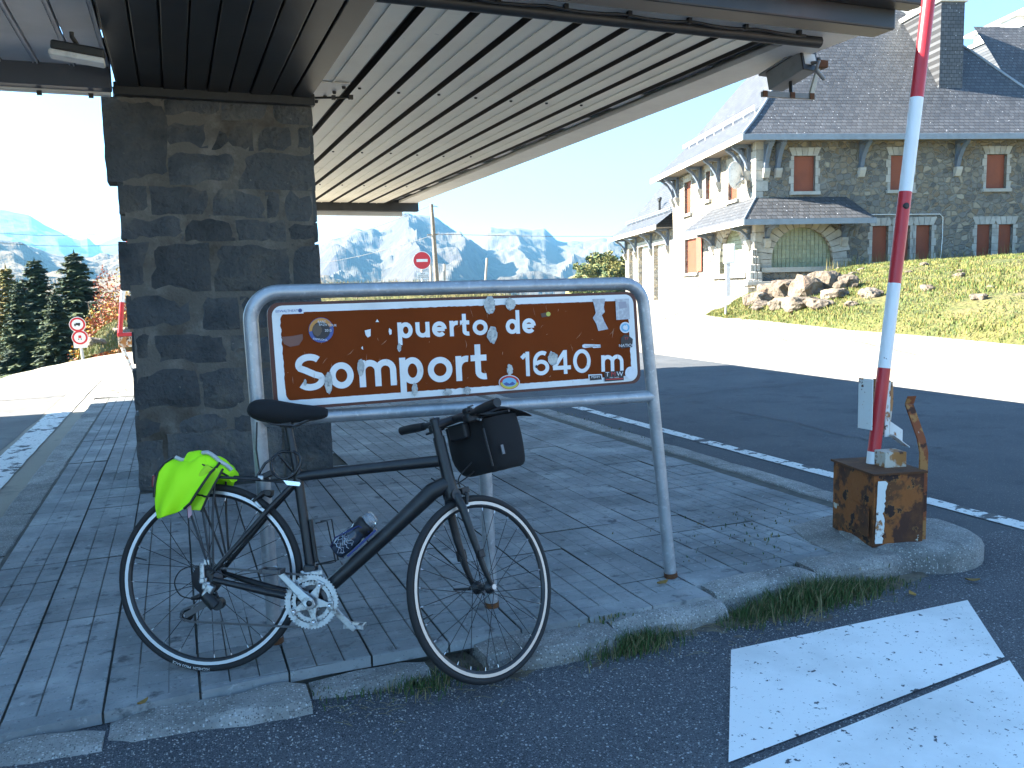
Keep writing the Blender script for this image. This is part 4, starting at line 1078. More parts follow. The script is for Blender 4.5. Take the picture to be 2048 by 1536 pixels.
MB().tube([rowsV[i][0]+V((0,-.003,0)) for i in range(4, 9)], .0042, 6).build('piping', plast, vest)
# second layer: folded-back front panel showing the lining, with its own piping
P = []
for i in range(7):
    v = i/6; row = []
    for j in range(8):
        u = j/7; x = -.100+.085*u*(1-.35*v)+.05*(1-v)*(1-.4*u)-.035*v*(1-u); z = .742-.155*v+.012*nz(u*3, v*4)-.01*u
        row.append(vl(x, -.066-.010*math.sin(u*6+v*3)-.012*v, z))
    P.append(row)
m = MB(); m.grid(P); m.build('lining', vin_m, vest, solid=.002, subsurf=1)
MB().tube([r[-1] for r in P], .004, 6).build('piping', plast, vest)
MB().tube([P[4][j]+V((0,-.003,0)) for j in range(8)], .0036, 6).build('piping', plast, vest)
# crumpled roll on top
P = []
for i in range(12):
    u = i/11; x = -.13+.165*u; row = []
    for k in range(13):
        a = 2*PI*k/12; r = (.034+.016*math.sin(u*PI)-.012*u)*(1+.35*nz(u*5, math.cos(a)*1.3, math.sin(a)*1.3))
        row.append(vl(x+.01*math.cos(a), .0+r*1.25*math.cos(a), .752-.05*u*u+r*math.sin(a)))
    P.append(row)
m = MB(); m.grid(P); m.add([p for p in P[0][:-1]], [tuple(range(12))]); m.add([p for p in P[-1][:-1]], [tuple(range(11, -1, -1))]); m.build('rolled_part', vest_m, vest, subsurf=1)
MB().tube([P[i][4]+V((0,-.002,.004)) for i in range(4, 12)], .008, 6, sy=1.6).build('reflective_tape', grey_t, vest)
MB().tube([P[i][6]+V((0,-.004,.001)) for i in range(5, 12)], .004, 6).build('piping', plast, vest)
MB().tube([rowsV[4][1]+V((0,-.004,.006)), rowsV[4][3]+V((0,-.006,.008)), rowsV[4][5]+V((0,-.004,.004))], .008, 6).build('reflective_tape', grey_t, vest)
m = MB(); m.add([vl(-.095,-.088,.60), vl(-.080,-.088,.597), vl(-.075,-.089,.565), vl(-.086,-.090,.552)], [(0,1,2,3)]); m.build('care_label', pmat('pink_label', (.55,.32,.36), .7), vest, solid=.001)
# ================================================================== rusty barrier box with raised boom
rustbox = pmat('rusted_enamel', (.060,.022,.012), .85, var=[((.12,.045,.014), 7, .45, .6)], bump=[(50, .5, .004), (9, .6, .01)],
               extra=patchy([((.26,.085,.018), 7.5, .47, .05), ((.40,.19,.05), 9, .56, .03), ((.52,.53,.46), 6.0, .635, .015), ((.030,.013,.010), 9, .57, .02), ((.20,.055,.016), 30, .62, .04)]))
enamel = pmat('chipped_white_enamel', (.66,.68,.66), .45, extra=patchy([((.30,.12,.03), 11, .58, .05), ((.07,.025,.012), 14, .63, .02)]))
enamel_r = pmat('rusted_bracket', (.50,.47,.40), .6, extra=patchy([((.34,.15,.04), 9, .47, .06), ((.09,.033,.014), 11, .56, .03)]), bump=[(50, .4, .003)])
boom_w = pmat('boom_white', (.76,.77,.77), .35, extra=patchy([((.14,.06,.02), 28, .70, .01)]))
boom_r = pmat('boom_red', (.50,.022,.030), .35, var=((.42,.02,.028), 3, .45, .7), extra=patchy([((.06,.03,.025), 22, .73, .01)]))
c0, c1, c2 = at_z(1745,1095,.01), at_z(1655,1062,.01), at_z(1838,1088,.01)
ux = (c2-c0).normalized(); Lx = .275
uy = V((-ux.y, ux.x, 0)); 
bx = root('barrier_post', c0+ux*Lx/2+uy*.17, 'rusty barrier box on the island corner with raised red and white boom', 'barrier')
def BX(a, b, z): return c0+ux*a+uy*b+V((0,0,z))
# ux runs along the right-hand face; the left face goes back along uy
HBX = .365; D = .38
m = MB(); P = []
def face_grid(p00, p10, p01, n, nn, amp, seed):
    return [[p00+(p10-p00)*(i/n)+(p01-p00)*(j/n)+nn*amp*fbm(i*.7+seed, j*.7) for j in range(n+1)] for i in range(n+1)]
m.grid(face_grid(BX(0,0,0), BX(Lx,0,0), BX(0,0,HBX), 8, -uy, .003, 1), sm=False)
m.grid(face_grid(BX(0,0,0), BX(0,D,0), BX(0,0,HBX), 8, -ux, .003, 2), sm=False)
m.grid(face_grid(BX(Lx,0,0), BX(Lx,D,0), BX(Lx,0,HBX), 8, ux, .003, 3), sm=False)
m.grid(face_grid(BX(0,D,0), BX(Lx,D,0), BX(0,D,HBX), 8, uy, .003, 4), sm=False)
m.grid(face_grid(BX(0,0,HBX), BX(Lx,0,HBX), BX(0,D,HBX), 8, V((0,0,1)), .006, 5), sm=False)
m.build('box', rustbox, bx)
m = MB(); m.prism([BX(-.012,-.012,HBX+.004), BX(Lx+.012,-.012,HBX+.004), BX(Lx+.012,D+.012,HBX+.004), BX(-.012,D+.012,HBX+.004)], (0,0,.010)); m.build('lid', rust_d, bx)
pp_ = []
for i in range(26): z_ = .02+(HBX-.045)*i/25; pp_.append(BX(.006+.010*abs(nz(z_*70, 3))+.010*(i/25), -.007, z_))
for i in range(25, -1, -1): z_ = .02+(HBX-.045)*i/25; pp_.append(BX(.050+.012*nz(z_*60, 8)+.012*nz(z_*14, 2)+.012*(i/25), -.007, z_))
m = MB(); m.prism(pp_, -uy*.002); m.build('paint_patch', enamel, bx)
m = MB(); m.prism([BX(-.008,.02,.05), BX(-.008,.20,.05), BX(-.008,.20,.20), BX(-.008,.02,.20)], -ux*.006); m.build('hatch', rustbox, bx, bevel=.004)
# boom
b0 = at_y(1744,940,c0.y+.20); b1 = at_y(1862,-40,c0.y+.22)
segs = [(940,907,'w'),(907,735,'r'),(735,563,'w'),(563,379,'r'),(379,192,'w'),(192,-60,'r'),(-60,-240,'w'),(-240,-420,'r')]
def bp(y): return b0+(b1-b0)*((940-y)/980)
b0 = V((b0.x, b0.y, HBX)); 
for (ya, yb, c) in segs:
    p, q_ = bp(ya), bp(yb); MB().tube([p, q_], .0330, 20, cap=(yb == -420)).build('boom_section', boom_w if c == 'w' else boom_r, bx)
hp = bp(408); MB().lathe([(0,-.002),(.016,-.002),(.017,.0),(.015,.012)], Matrix.Translation(hp+V((-.012,-.0315,0))) @ Matrix.Rotation(PI/2, 4, 'X') @ Matrix.Scale(-1,4,V((0,0,1))), 14).build('bolt_hole', groove_m, bx)
# clamp plates either side of the boom
pc_ = bp(820); dB = (b1-b0).normalized()
m = MB(); m.box(pc_+V((-.064,.03,.03)), (.006,.10,.27)); m.box(pc_+V((-.050,.075,.03)), (.03,.008,.26)); m.build('clamp_plate', enamel, bx, bevel=.003)
m = MB(); m.box(pc_+V((.047,-.01,.00)), (.032,.006,.30)); m.build('clamp_plate', enamel, bx, bevel=.003)
m = MB(); m.box(pc_+V((.066,.05,.0)), (.006,.12,.30)); m.box(pc_+V((.10,.09,.02)), (.075,.006,.25)); m.build('clamp_arm', enamel_r, bx, bevel=.002)
m = MB(); m.prism([pc_+V((.14,.07,.13)), pc_+V((.175,.08,.13)), pc_+V((.18,.08,.02)), pc_+V((.155,.07,-.10)), pc_+V((.13,.07,-.12)), pc_+V((.145,.07,-.02))], (0,.010,0)); m.build('spring_plate', enamel_r, bx, bevel=.002)
# channel arm and bent strap on the right
m = MB(); m.prism([pc_+V((.06,.0,-.135)), pc_+V((.20,.03,-.215)), pc_+V((.20,.03,-.13)), pc_+V((.08,.0,-.07))], (0,.006,0)); m.prism([pc_+V((.06,-.05,-.139)), pc_+V((.20,-.02,-.219)), pc_+V((.20,.03,-.219)), pc_+V((.06,.0,-.139))], (0,0,.005)); m.build('channel_arm', enamel, bx)
m = MB()
st_ = [BX(Lx+.018,.03,-.0), BX(Lx+.018,.03,HBX+.10), BX(Lx+.014,.05,HBX+.17), BX(Lx-.03,.09,HBX+.34)]
for i in range(3):
    a, b = st_[i], st_[i+1]; w = ux*.022
    m.prism([a-w, a+w, b+w, b-w], uy*.010)
w = ux*.022; a = st_[3]; m.prism([a-w+V((0,0,.002)), a+w+V((0,0,.002)), a+w+V((-.004,-.02,.045)), a-w+V((-.004,-.02,.045))], uy*.01)
m.build('bent_strap', pmat('strap_rust', (.22,.06,.02), .85, extra=patchy([((.34,.16,.05), 14, .52, .05), ((.06,.022,.012), 11, .56, .03), ((.55,.50,.42), 13, .66, .02)])), bx)
m = MB(); m.box(BX(.19,.16,HBX+.05), (.12,.10,.085), Matrix.Rotation(math.atan2(ux.y, ux.x), 3, 'Z')); m.build('pivot_block', enamel_r, bx, bevel=.004)

# second barrier, far down the island
fb = root('far_barrier_post', (-.82, 18.0, -.1), 'red and white barrier boom with rusty bracket standing beside the left lane behind the pillar', 'barrier')
fb.name = 'barrier_post'
pq = [at_y(268,742,18.), at_y(243,690,18.), at_y(240,670,18.), at_y(244,604,18.), at_y(252,530,18.), at_y(258,470,18.)]
g0 = V((pq[0].x, 18., -.12))
m = MB(); m.tube([g0+V((0,0,0)), pq[1]], .035, 8); m.build('support', enamel, fb)
m = MB(); m.box((pq[1]+V((.12,0,.06))), (.34,.12,.20)); m.build('bracket', enamel_r, fb, bevel=.01)
m = MB(); m.box((pq[1]+V((.12,0,.20))), (.36,.10,.07)); m.build('bracket_top', boom_r, fb, bevel=.01)
m = MB(); m.tube([pq[1], pq[2]], .045, 10); m.build('boom_foot', enamel_r, fb)
m = MB(); m.tube([pq[2], pq[3]], .045, 10); m.build('boom_section', boom_r, fb)
m = MB(); m.tube([pq[3], pq[4]], .045, 10); m.build('boom_section', boom_w, fb)
m = MB(); m.tube([pq[4], pq[5]], .045, 10); m.build('boom_section', boom_r, fb)

# ================================================================== security camera under the canopy corner
sc_m = pmat('camera_grey', (.20,.205,.21), .45, var=((.15,.15,.155), 8, .5, .7)); sc_w = pmat('camera_label', (.52,.52,.50), .5)
CY = 4.62
cA, cB = at_y(1618,122,CY), at_y(1548,165,CY+.30)      # rear end, front end
ax_c = (cB-cA).normalized(); sx = ax_c.cross(V((0,0,1))).normalized(); sz = sx.cross(ax_c)
CX = Matrix((sx, ax_c, sz)).transposed()
sec_c = root('security_camera', (cA.x, cA.y, 2.56), 'grey box security camera hanging from the right corner of the canopy', 'camera')
Lc = (cB-cA).length
def CL(a, b, c): return cA+sx*a+ax_c*b+sz*c
m = MB(); m.box(CL(0,Lc/2,0), (.135,Lc,.125), CX); m.build('housing', sc_m, sec_c, bevel=.008)
m = MB(); m.box(CL(0,Lc/2+.02,.071), (.155,Lc+.07,.014), CX); m.build('sun_shield', sc_m, sec_c, bevel=.003)
m = MB(); m.box(CL(.0,-.008,.008), (.105,.008,.075), CX); m.build('rear_label', sc_w, sec_c, bevel=.002)
m = MB(); m.box(CL(0,-.002,0), (.142,.012,.132), CX); m.build('rear_frame', dark_m, sec_c, bevel=.003)
m = MB(); m.tube([CL(.01,-.01,-.02), CL(.015,-.06,-.035), at_y(1632,140,CY-.05), at_y(1648,158,CY-.03)], .014, 10); m.build('cable_gland', sc_m, sec_c)
bkA, bkB = at_y(1527,187,CY+.12), at_y(1632,193,CY+.05)
m = MB(); m.prism([bkA+V((0,0,.018)), bkB+V((0,0,.018)), bkB+V((0,0,-.018)), bkA+V((0,0,-.018))], (0,.03,0)); m.build('mount_bar', sc_m, sec_c, bevel=.003)
for k in range(3):
    p = bkA.lerp(bkB, [.03,.55,.92][k]); MB().box((p.x,p.y-.003,p.z), (.035,.006,.038)).build('rusty_lug', rust_d, sec_c)
aT, aB_ = at_y(1642,120,CY+.06), at_y(1622,196,CY+.06)
m = MB(); m.prism([aT+V((-.014,0,0)), aT+V((.014,0,0)), aB_+V((.02,0,0)), aB_+V((-.016,0,0))], (0,.02,0)); m.build('arm', pmat('arm_beige', (.42,.40,.33), .5), sec_c, bevel=.003)
m = MB(); m.tube([(aT.x-.02,CY+.07,aT.z-.02), (aT.x-.02,CY+.07,uz(CY)+.01)], .022, 10); m.build('hanger', dark_m, sec_c)
m = MB(); m.box((aT.x-.01,CY+.07,uz(CY)-.035), (.09,.09,.05)); m.build('junction_box', rust_d, sec_c, bevel=.008)
p_ = bkA.lerp(bkB, .55); m = MB(); m.tube([p_+V((0,.015,0)), CL(0,Lc*.55,-.045)], .012, 8); m.build('swivel', dark_m, sec_c)

# ================================================================== road signs and poles
post_m = pmat('post_grey', (.42,.43,.44), .5, .3); sred = pmat('traffic_red', (.55,.02,.03), .4); sblk = pmat('traffic_black', (.02,.02,.02), .5)
wood_m = pmat('weathered_wood', (.17,.14,.11), .9, var=((.25,.22,.18), 12, .45, .65))
def face_cam(p): return Matrix.Rotation(-math.atan2(p.x, p.y), 3, 'Z')     # sign turned towards the traffic coming from the pass
def discpart(name, c, r, t, mat, parent, M, n=28, dy=0.):
    m = MB(); m.lathe([(0,0),(r,0),(r,t),(0,t)], Matrix.Translation(c) @ M.to_4x4() @ Matrix.Translation((0,-dy,0)) @ Matrix.Rotation(PI/2, 4, 'X'), n, sm=False); return m.build(name, mat, parent)
def sbox(name, c, d, mat, parent, M, off=(0,0,0)):
    m = MB(); m.box(c+M @ V(off), d, M); return m.build(name, mat, parent)
# no entry
r0 = 31.; pN = at_r(844,521,r0); MN = face_cam(pN) @ Matrix.Rotation(.1, 3, 'Z'); gz = terrain(pN.x, pN.y)
ne = root('no_entry_sign', (pN.x, pN.y, gz), 'round red no-entry sign with white bar on the grassy crest', 'sign')
MB().tube([(pN.x,pN.y+.05,gz-.3), (pN.x,pN.y+.05,pN.z+.2)], .035, 10).build('post', post_m, ne)
discpart('disc', pN, .33, .02, swhite, ne, MN); discpart('red_face', pN, .305, .004, sred, ne, MN, dy=.021); sbox('bar', pN, (.40,.006,.10), swhite, ne, MN, (0,-.030,0))
pp = at_r(846,551,r0); pl_o = sbox('plate', pp, (.42,.015,.24), swhite, ne, MN)
def signtext(txt, c, size, mat, parent, M, off):
    cu = bpy.data.curves.new('t', 'FONT'); cu.body = txt; cu.size = size; cu.align_x = 'CENTER'; cu.align_y = 'CENTER'
    o = bpy.data.objects.new('t', cu); COL.objects.link(o); dg = bpy.context.evaluated_depsgraph_get(); me = o.evaluated_get(dg).to_mesh()
    m = MB(); m.add([c+M @ (V(off)+V((v.co.x, 0, v.co.y))) for v in me.vertices], [tuple(p.vertices) for p in me.polygons]); o.evaluated_get(dg).to_mesh_clear(); bpy.data.objects.remove(o)
    return m.build('print', mat, parent)
for k, t in enumerate(('SAUF', 'VEHICULES', 'DE SERVICE')): signtext(t, pp, .075, sblk, pl_o, MN, (0,-.010,.07-.07*k))
# two prohibition signs by the left lane
r1_ = 25.; pT, pB = at_r(155,649,r1_), at_r(160,675,r1_); MT = face_cam(pT) @ Matrix.Rotation(-.1, 3, 'Z'); g1 = terrain(pT.x, pT.y)-.1
ts = root('traffic_sign_post', (pB.x+.15, pB.y, g1), 'post with two round red-rimmed truck ban signs by the left lane', 'sign')
MB().tube([(pB.x+.05,pB.y+.06,g1-.3), (pT.x+.0,pT.y+.06,pT.z+.2)], .035, 10).build('post', post_m, ts)
for c, nm, colr in ((pT, 'upper_disc', sblk), (pB, 'lower_disc', sred)):
    d_ = discpart(nm, c, .198, .014, swhite, ts, MT); discpart('red_ring', c, .184, .003, sred, d_, MT, dy=.015); discpart('white_field', c, .135, .003, swhite, d_, MT, dy=.019)
    if colr is sblk:
        sbox('truck_symbol', c, (.104,.003,.062), colr, d_, MT, (.014,-.024,.010)); sbox('truck_symbol', c, (.035,.003,.042), colr, d_, MT, (-.059,-.024,.0))
        for dx in (-.08,.05): discpart('truck_symbol', c+MT @ V((dx*.7,0,-.031)), .017, .002, colr, d_, MT, 12, .025)
    else:
        sbox('truck_symbol', c, (.07,.003,.07), colr, d_, MT, (0,-.024,.02))
        for dx in (-.045,.045): discpart('truck_symbol', c+MT @ V((dx*.7,0,-.042)), .015, .002, sblk, d_, MT, 12, .025)
sbox('plate', pT.lerp(pB, .52), (.24,.010,.09), swhite, ts, MT); sbox('plate', at_r(161,690,r1_), (.32,.010,.15), swhite, ts, MT)
# utility pole with wires
rP = 47.; t0, t1 = at_r(863,408,rP), at_r(874,572,rP)
up_ = root('utility_pole', (t1.x, t1.y, terrain(t1.x, t1.y)), 'tall thin wooden utility pole with small arm on the crest', 'pole')
MB().tube([V((t1.x,t1.y,terrain(t1.x,t1.y)-.3)), t1, t0], [.15,.14,.09], 10).build('pole', wood_m, up_)
m = MB(); m.tube([t0+V((0,0,-.1)), t0+V((.35,-.05,-.15))], .03, 6); m.build('arm', post_m, up_)
m = MB(); pmid = at_r(867,470,rP); m.tube([pmid+V((-.35,0,0)), pmid+V((.25,0,.05))], .035, 6); m.build('crossarm', wood_m, up_)
for nm, k, (xa, ya, xb, yb, ra) in (('wooden_post', 0, (889,528,889,572,40.)), ('wooden_post', 1, (861,527,862,572,40.)), ('wooden_post', 2, (974,516,970,572,42.))):
    a, b = at_r(xa, ya, ra), at_r(xb, yb, ra); 
    o = root('marker_post', (b.x, b.y, terrain(b.x, b.y)), ['pale wooden post just right of the utility pole', 'short pale wooden post just left of the utility pole', 'leaning pale wooden post standing alone right of the utility pole'][k], 'post', 'wooden posts on the crest')
    MB().tube([V((b.x,b.y,terrain(b.x,b.y)-.2)), b, a], .055, 8).build('shaft', pmat('pale_wood%d' % k, (.34,.31,.27), .85), o)
wire_m = pmat('wire', (.03,.03,.035), .5)
def wire(a, b, sag, label, n=24):
    pts = [a.lerp(b, i/n)+V((0,0,-sag*4*(i/n)*(1-i/n))) for i in range(n+1)]
    o = MB().tube(pts, .014, 5).build('overhead_wire', wire_m); tag(o, label, 'wire', 'overhead wires'); return o
wire(t0+V((0,0,-.05)), at_r(500,500,62.), .6, 'upper thin overhead wire running left from the top of the utility pole')
wire(pmid, at_r(500,535,60.), .5, 'lower thin overhead wire running left from the middle of the utility pole')
wire(pmid+V((.2,0,.05)), at_r(1500,462,90.), .3, 'thin overhead wire running right from the utility pole across the flat-topped mountain')
wire(at_r(-260,430,60.), at_r(200,468,75.), .5, 'upper overhead wire sagging across the hills left of the pillar')
wire(at_r(-260,450,60.), at_r(420,465,70.), 1.1, 'lower overhead wire sagging just above the fir tops left of the pillar')
# ================================================================== stone house with slate roof
d15 = math.radians(15.5); O6 = V((40*math.sin(math.radians(37.5)), 40*math.cos(math.radians(37.5)), .8))
HM = Matrix.Rotation(-d15, 3, 'Z')
house = root('stone_house', O6, 'large rubble-stone mountain house with steep slate roof and rust-red shutters', 'house', M=HM)
def rubble_fx(n, l, P, out, b):
    tc = n.new('ShaderNodeTexCoord'); mp = n.new('ShaderNodeMapping'); mp.inputs['Scale'].default_value = (4.6,4.6,5.6); l.new(tc.outputs['Object'], mp.inputs[0])
    wn = n.new('ShaderNodeTexNoise'); wn.inputs['Scale'].default_value = 2.5; l.new(tc.outputs['Object'], wn.inputs[0])
    ad = n.new('ShaderNodeMix'); ad.data_type = 'VECTOR'; ad.inputs[0].default_value = .22; l.new(mp.outputs[0], ad.inputs[4]); l.new(wn.outputs['Color'], ad.inputs[5])
    v = n.new('ShaderNodeTexVoronoi'); v.feature = 'F1'; v.inputs['Scale'].default_value = 1; l.new(ad.outputs[1], v.inputs[0])
    v2 = n.new('ShaderNodeTexVoronoi'); v2.feature = 'DISTANCE_TO_EDGE'; v2.inputs['Scale'].default_value = 1; l.new(ad.outputs[1], v2.inputs[0])
    sp = n.new('ShaderNodeSeparateColor'); l.new(v.outputs['Color'], sp.inputs[0])
    cr = n.new('ShaderNodeValToRGB'); l.new(sp.outputs[0], cr.inputs[0])
    els = cr.color_ramp.elements; els[0].position = 0; els[0].color = (.085,.085,.08,1); els[1].position = 1; els[1].color = (.30,.27,.21,1)
    for pos, c in ((.3,(.14,.135,.125,1)),(.55,(.19,.175,.145,1)),(.8,(.16,.125,.085,1))):
        e = els.new(pos); e.color = c
    mr = n.new('ShaderNodeMapRange'); mr.inputs[1].default_value = .02; mr.inputs[2].default_value = .10; l.new(v2.outputs['Distance'], mr.inputs[0])
    mx = n.new('ShaderNodeMix'); mx.data_type = 'RGBA'; l.new(mr.outputs[0], mx.inputs[0]); mx.inputs[6].default_value = (.20,.185,.155,1); l.new(cr.outputs[0], mx.inputs[7])
    bp = n.new('ShaderNodeBump'); bp.inputs['Strength'].default_value = .9; bp.inputs['Distance'].default_value = .06; l.new(mr.outputs[0], bp.inputs['Height']); l.new(bp.outputs[0], b.inputs['Normal'])
    return mx.outputs[2]
rubble = pmat('rubble_wall', (.2,.2,.2), .92, extra=rubble_fx)
dressed = pmat('dressed_stone', (.36,.345,.31), .88, var=[((.26,.25,.225), 2.3, .45, .68)], bump=[(25, .5, .02)], rnd=.12)
shut = pmat('shutter_red_brown', (.235,.062,.032), .6, var=((.19,.05,.028), 1.5, .45, .7), rnd=.06)
bluewood = pmat('blue_grey_timber', (.115,.145,.19), .65, var=((.085,.11,.15), 3, .45, .7))
zinc = pmat('zinc_fascia', (.22,.25,.28), .5, .3, var=((.17,.195,.22), 2, .45, .7))
gdoor = pmat('garage_door', (.62,.62,.60), .6)
def slate_fx(axis):
    def fx(n, l, P, out, b):
        tc = n.new('ShaderNodeTexCoord'); sp = n.new('ShaderNodeSeparateXYZ'); l.new(tc.outputs['Object'], sp.inputs[0])
        cb = n.new('ShaderNodeCombineXYZ'); l.new(sp.outputs[axis], cb.inputs[0]); l.new(sp.outputs[2], cb.inputs[1])
        br = n.new('ShaderNodeTexBrick'); br.inputs['Scale'].default_value = 1; br.offset = .5
        br.inputs['Brick Width'].default_value = .24; br.inputs['Row Height'].default_value = .17; br.inputs['Mortar Size'].default_value = .016; br.inputs['Mortar Smooth'].default_value = .3
        br.inputs['Color1'].default_value = (.046,.049,.055,1); br.inputs['Color2'].default_value = (.078,.082,.09,1); br.inputs['Mortar'].default_value = (.014,.015,.018,1)
        l.new(cb.outputs[0], br.inputs['Vector'])
        # metal slate hooks
        v = n.new('ShaderNodeTexVoronoi'); v.inputs['Scale'].default_value = 6.5; v.inputs['Randomness'].default_value = .8; l.new(cb.outputs[0], v.inputs[0])
        mr = n.new('ShaderNodeMapRange'); mr.inputs[1].default_value = .13; mr.inputs[2].default_value = .07; l.new(v.outputs['Distance'], mr.inputs[0])
        s2 = n.new('ShaderNodeSeparateColor'); l.new(v.outputs['Color'], s2.inputs[0]); m2 = n.new('ShaderNodeMapRange'); m2.inputs[1].default_value = .42; m2.inputs[2].default_value = .46; l.new(s2.outputs[0], m2.inputs[0])
        mu = n.new('ShaderNodeMath'); mu.operation = 'MULTIPLY'; l.new(mr.outputs[0], mu.inputs[0]); l.new(m2.outputs[0], mu.inputs[1])
        mx = n.new('ShaderNodeMix'); mx.data_type = 'RGBA'; l.new(mu.outputs[0], mx.inputs[0]); l.new(br.outputs[0], mx.inputs[6]); mx.inputs[7].default_value = (.60,.62,.66,1)
        bp = n.new('ShaderNodeBump'); bp.inputs['Strength'].default_value = .6; bp.inputs['Distance'].default_value = .03; bp.invert = True; l.new(br.outputs['Fac'], bp.inputs['Height']); l.new(bp.outputs[0], b.inputs['Normal'])
        return mx.outputs[2]
    return fx
slate_x = pmat('slate_front', (.1,.1,.1), .5, extra=slate_fx(0)); slate_y = pmat('slate_side', (.1,.1,.1), .5, extra=slate_fx(1))
WX, WY = 15., 12.6
def wall(name, u0, u1, z0, z1, holes, place, th=.35):
    """wall in (u,z) with rectangular openings; place(u, depth, z)"""
    us = sorted({u0, u1, *[h[0] for h in holes], *[h[1] for h in holes]}); zs = sorted({z0, z1, *[h[2] for h in holes], *[h[3] for h in holes]})
    m = MB()
    inh = lambda u, z: any(h[0] < u < h[1] and h[2] < z < h[3] for h in holes)
    for i in range(len(us)-1):
        for j in range(len(zs)-1):
            a, b, c, d = us[i], us[i+1], zs[j], zs[j+1]
            if inh((a+b)/2, (c+d)/2): continue
            m.add([place(a,0,c), place(b,0,c), place(b,0,d), place(a,0,d)], [(0,1,2,3)])
    for (a, b, c, d) in holes:
        for (p, q_) in (((a,c),(b,c)), ((b,c),(b,d)), ((b,d),(a,d)), ((a,d),(a,c))):
            m.add([place(p[0],0,p[1]), place(q_[0],0,q_[1]), place(q_[0],th,q_[1]), place(p[0],th,p[1])], [(0,1,2,3)])
    return m.build(name, rubble, house, fix=False)
PF = lambda u, d, z: V((u, d, z)); PL = lambda u, d, z: V((d, u, z))
upF = [(1.75,2.75,4.72,6.28), (6.30,7.28,4.74,6.28), (10.92,11.90,4.76,6.30)]
loF = [(5.50,6.26,1.53,3.15), (6.55,7.31,1.53,3.15), (7.60,8.34,1.55,3.16), (10.56,11.29,1.60,3.15), (11.62,12.33,1.60,3.14)]
arF = (.74, 3.63, 1.38, 3.15)
wall('front_wall', 0, WX, -1., 6.98, upF+loF+[arF], PF)
upL = [(2.2,3.4,4.66,6.30), (6.0,6.65,5.05,6.5), (9.1,10.3,4.66,6.42)]
loL = [(8.0,10.2,1.38,3.25)]; arL = (1.3, 4.5, 1.2, 3.35)
wall('left_wall', 0, WY, -1., 6.98, upL+loL+[arL], PL)
MB().boxb(.40, WX, WY-.01, WY, -1, 6.98).build('back_wall', rubble, house); MB().boxb(WX-.01, WX, 0.001, WY-.02, -1, 6.98).build('right_wall', rubble, house)
# shutters, sills, lintels
def opening(h, place, kind='shutter', lint=5, sill=True, jamb=True):
    a, b, c, d = h
    if kind == 'shutter':
        m = MB(); m.add([place(a,.17,c), place(b,.17,c), place(b,.17,d), place(a,.17,d)], [(0,1,2,3)])
        n = max(8, int((d-c)/.09))
        for k in range(n):
            z = c+(d-c)*k/n; m.add([place(a+.04,.165,z+.004), place(b-.04,.165,z+.004), place(b-.04,.145,z+(d-c)/n-.006), place(a+.04,.145,z+(d-c)/n-.006)], [(0,1,2,3)])
        m.build('shutter', shut, house, fix=False)
    w = (b-a); ext = .26; hgt = .36
    for k in range(lint):                            # fan of lintel stones
        t0_, t1_ = k/lint, (k+1)/lint; bot = lambda t: a-.10+(w+.2)*t; top = lambda t: a-ext+(w+2*ext)*t
        g = .012
        q4 = [(bot(t0_)+g, d+.004), (bot(t1_)-g, d+.004), (top(t1_)-g, d+hgt), (top(t0_)+g, d+hgt)]
        m = MB(); m.add([place(u,-.03,z) for u, z in q4]+[place(u,.12,z) for u, z in q4], [(0,1,2,3),(4,7,6,5),(0,4,5,1),(1,5,6,2),(2,6,7,3),(3,7,4,0)]); m.build('lintel_stone', dressed, house)
    if sill:
        m = MB(); vs = []
        for (u, z) in ((a-.2,c-.15),(b+.2,c-.15),(b+.2,c-.004),(a-.2,c-.004)): vs += [place(u,-.14,z), place(u,.16,z)]
        m.add(vs, [(0,2,4,6),(1,7,5,3),(0,1,3,2),(2,3,5,4),(4,5,7,6),(6,7,1,0)]); m.build('sill', dressed, house)
    if jamb:
        z = c; k = 0
        while z < d-.05:
            h_ = min(.34, d-z)
            for s in (0, 1):
                ww = .22 if (k+s) % 2 else .14; u0, u1 = (a-ww, a-.004) if s == 0 else (b+.004, b+ww)
                m = MB(); vs = []
                for (u, zz) in ((u0,z+.008),(u1,z+.008),(u1,z+h_-.008),(u0,z+h_-.008)): vs += [place(u,-.018,zz), place(u,.10,zz)]
                m.add(vs, [(0,2,4,6),(1,7,5,3),(0,1,3,2),(2,3,5,4),(4,5,7,6),(6,7,1,0)]); m.build('jamb_stone', dressed, house)
            z += h_; k += 1
for h in upF: opening(h, PF)
for h in loF: opening(h, PF, lint=4)
for h in upL: opening(h, PL)
opening(loL[0], PL)
# open shutter leaf on the left wall
m = MB(); m.boxb(-.10,-.05,7.1,7.95,1.42,3.25); m.build('shutter', shut, house, bevel=.01)
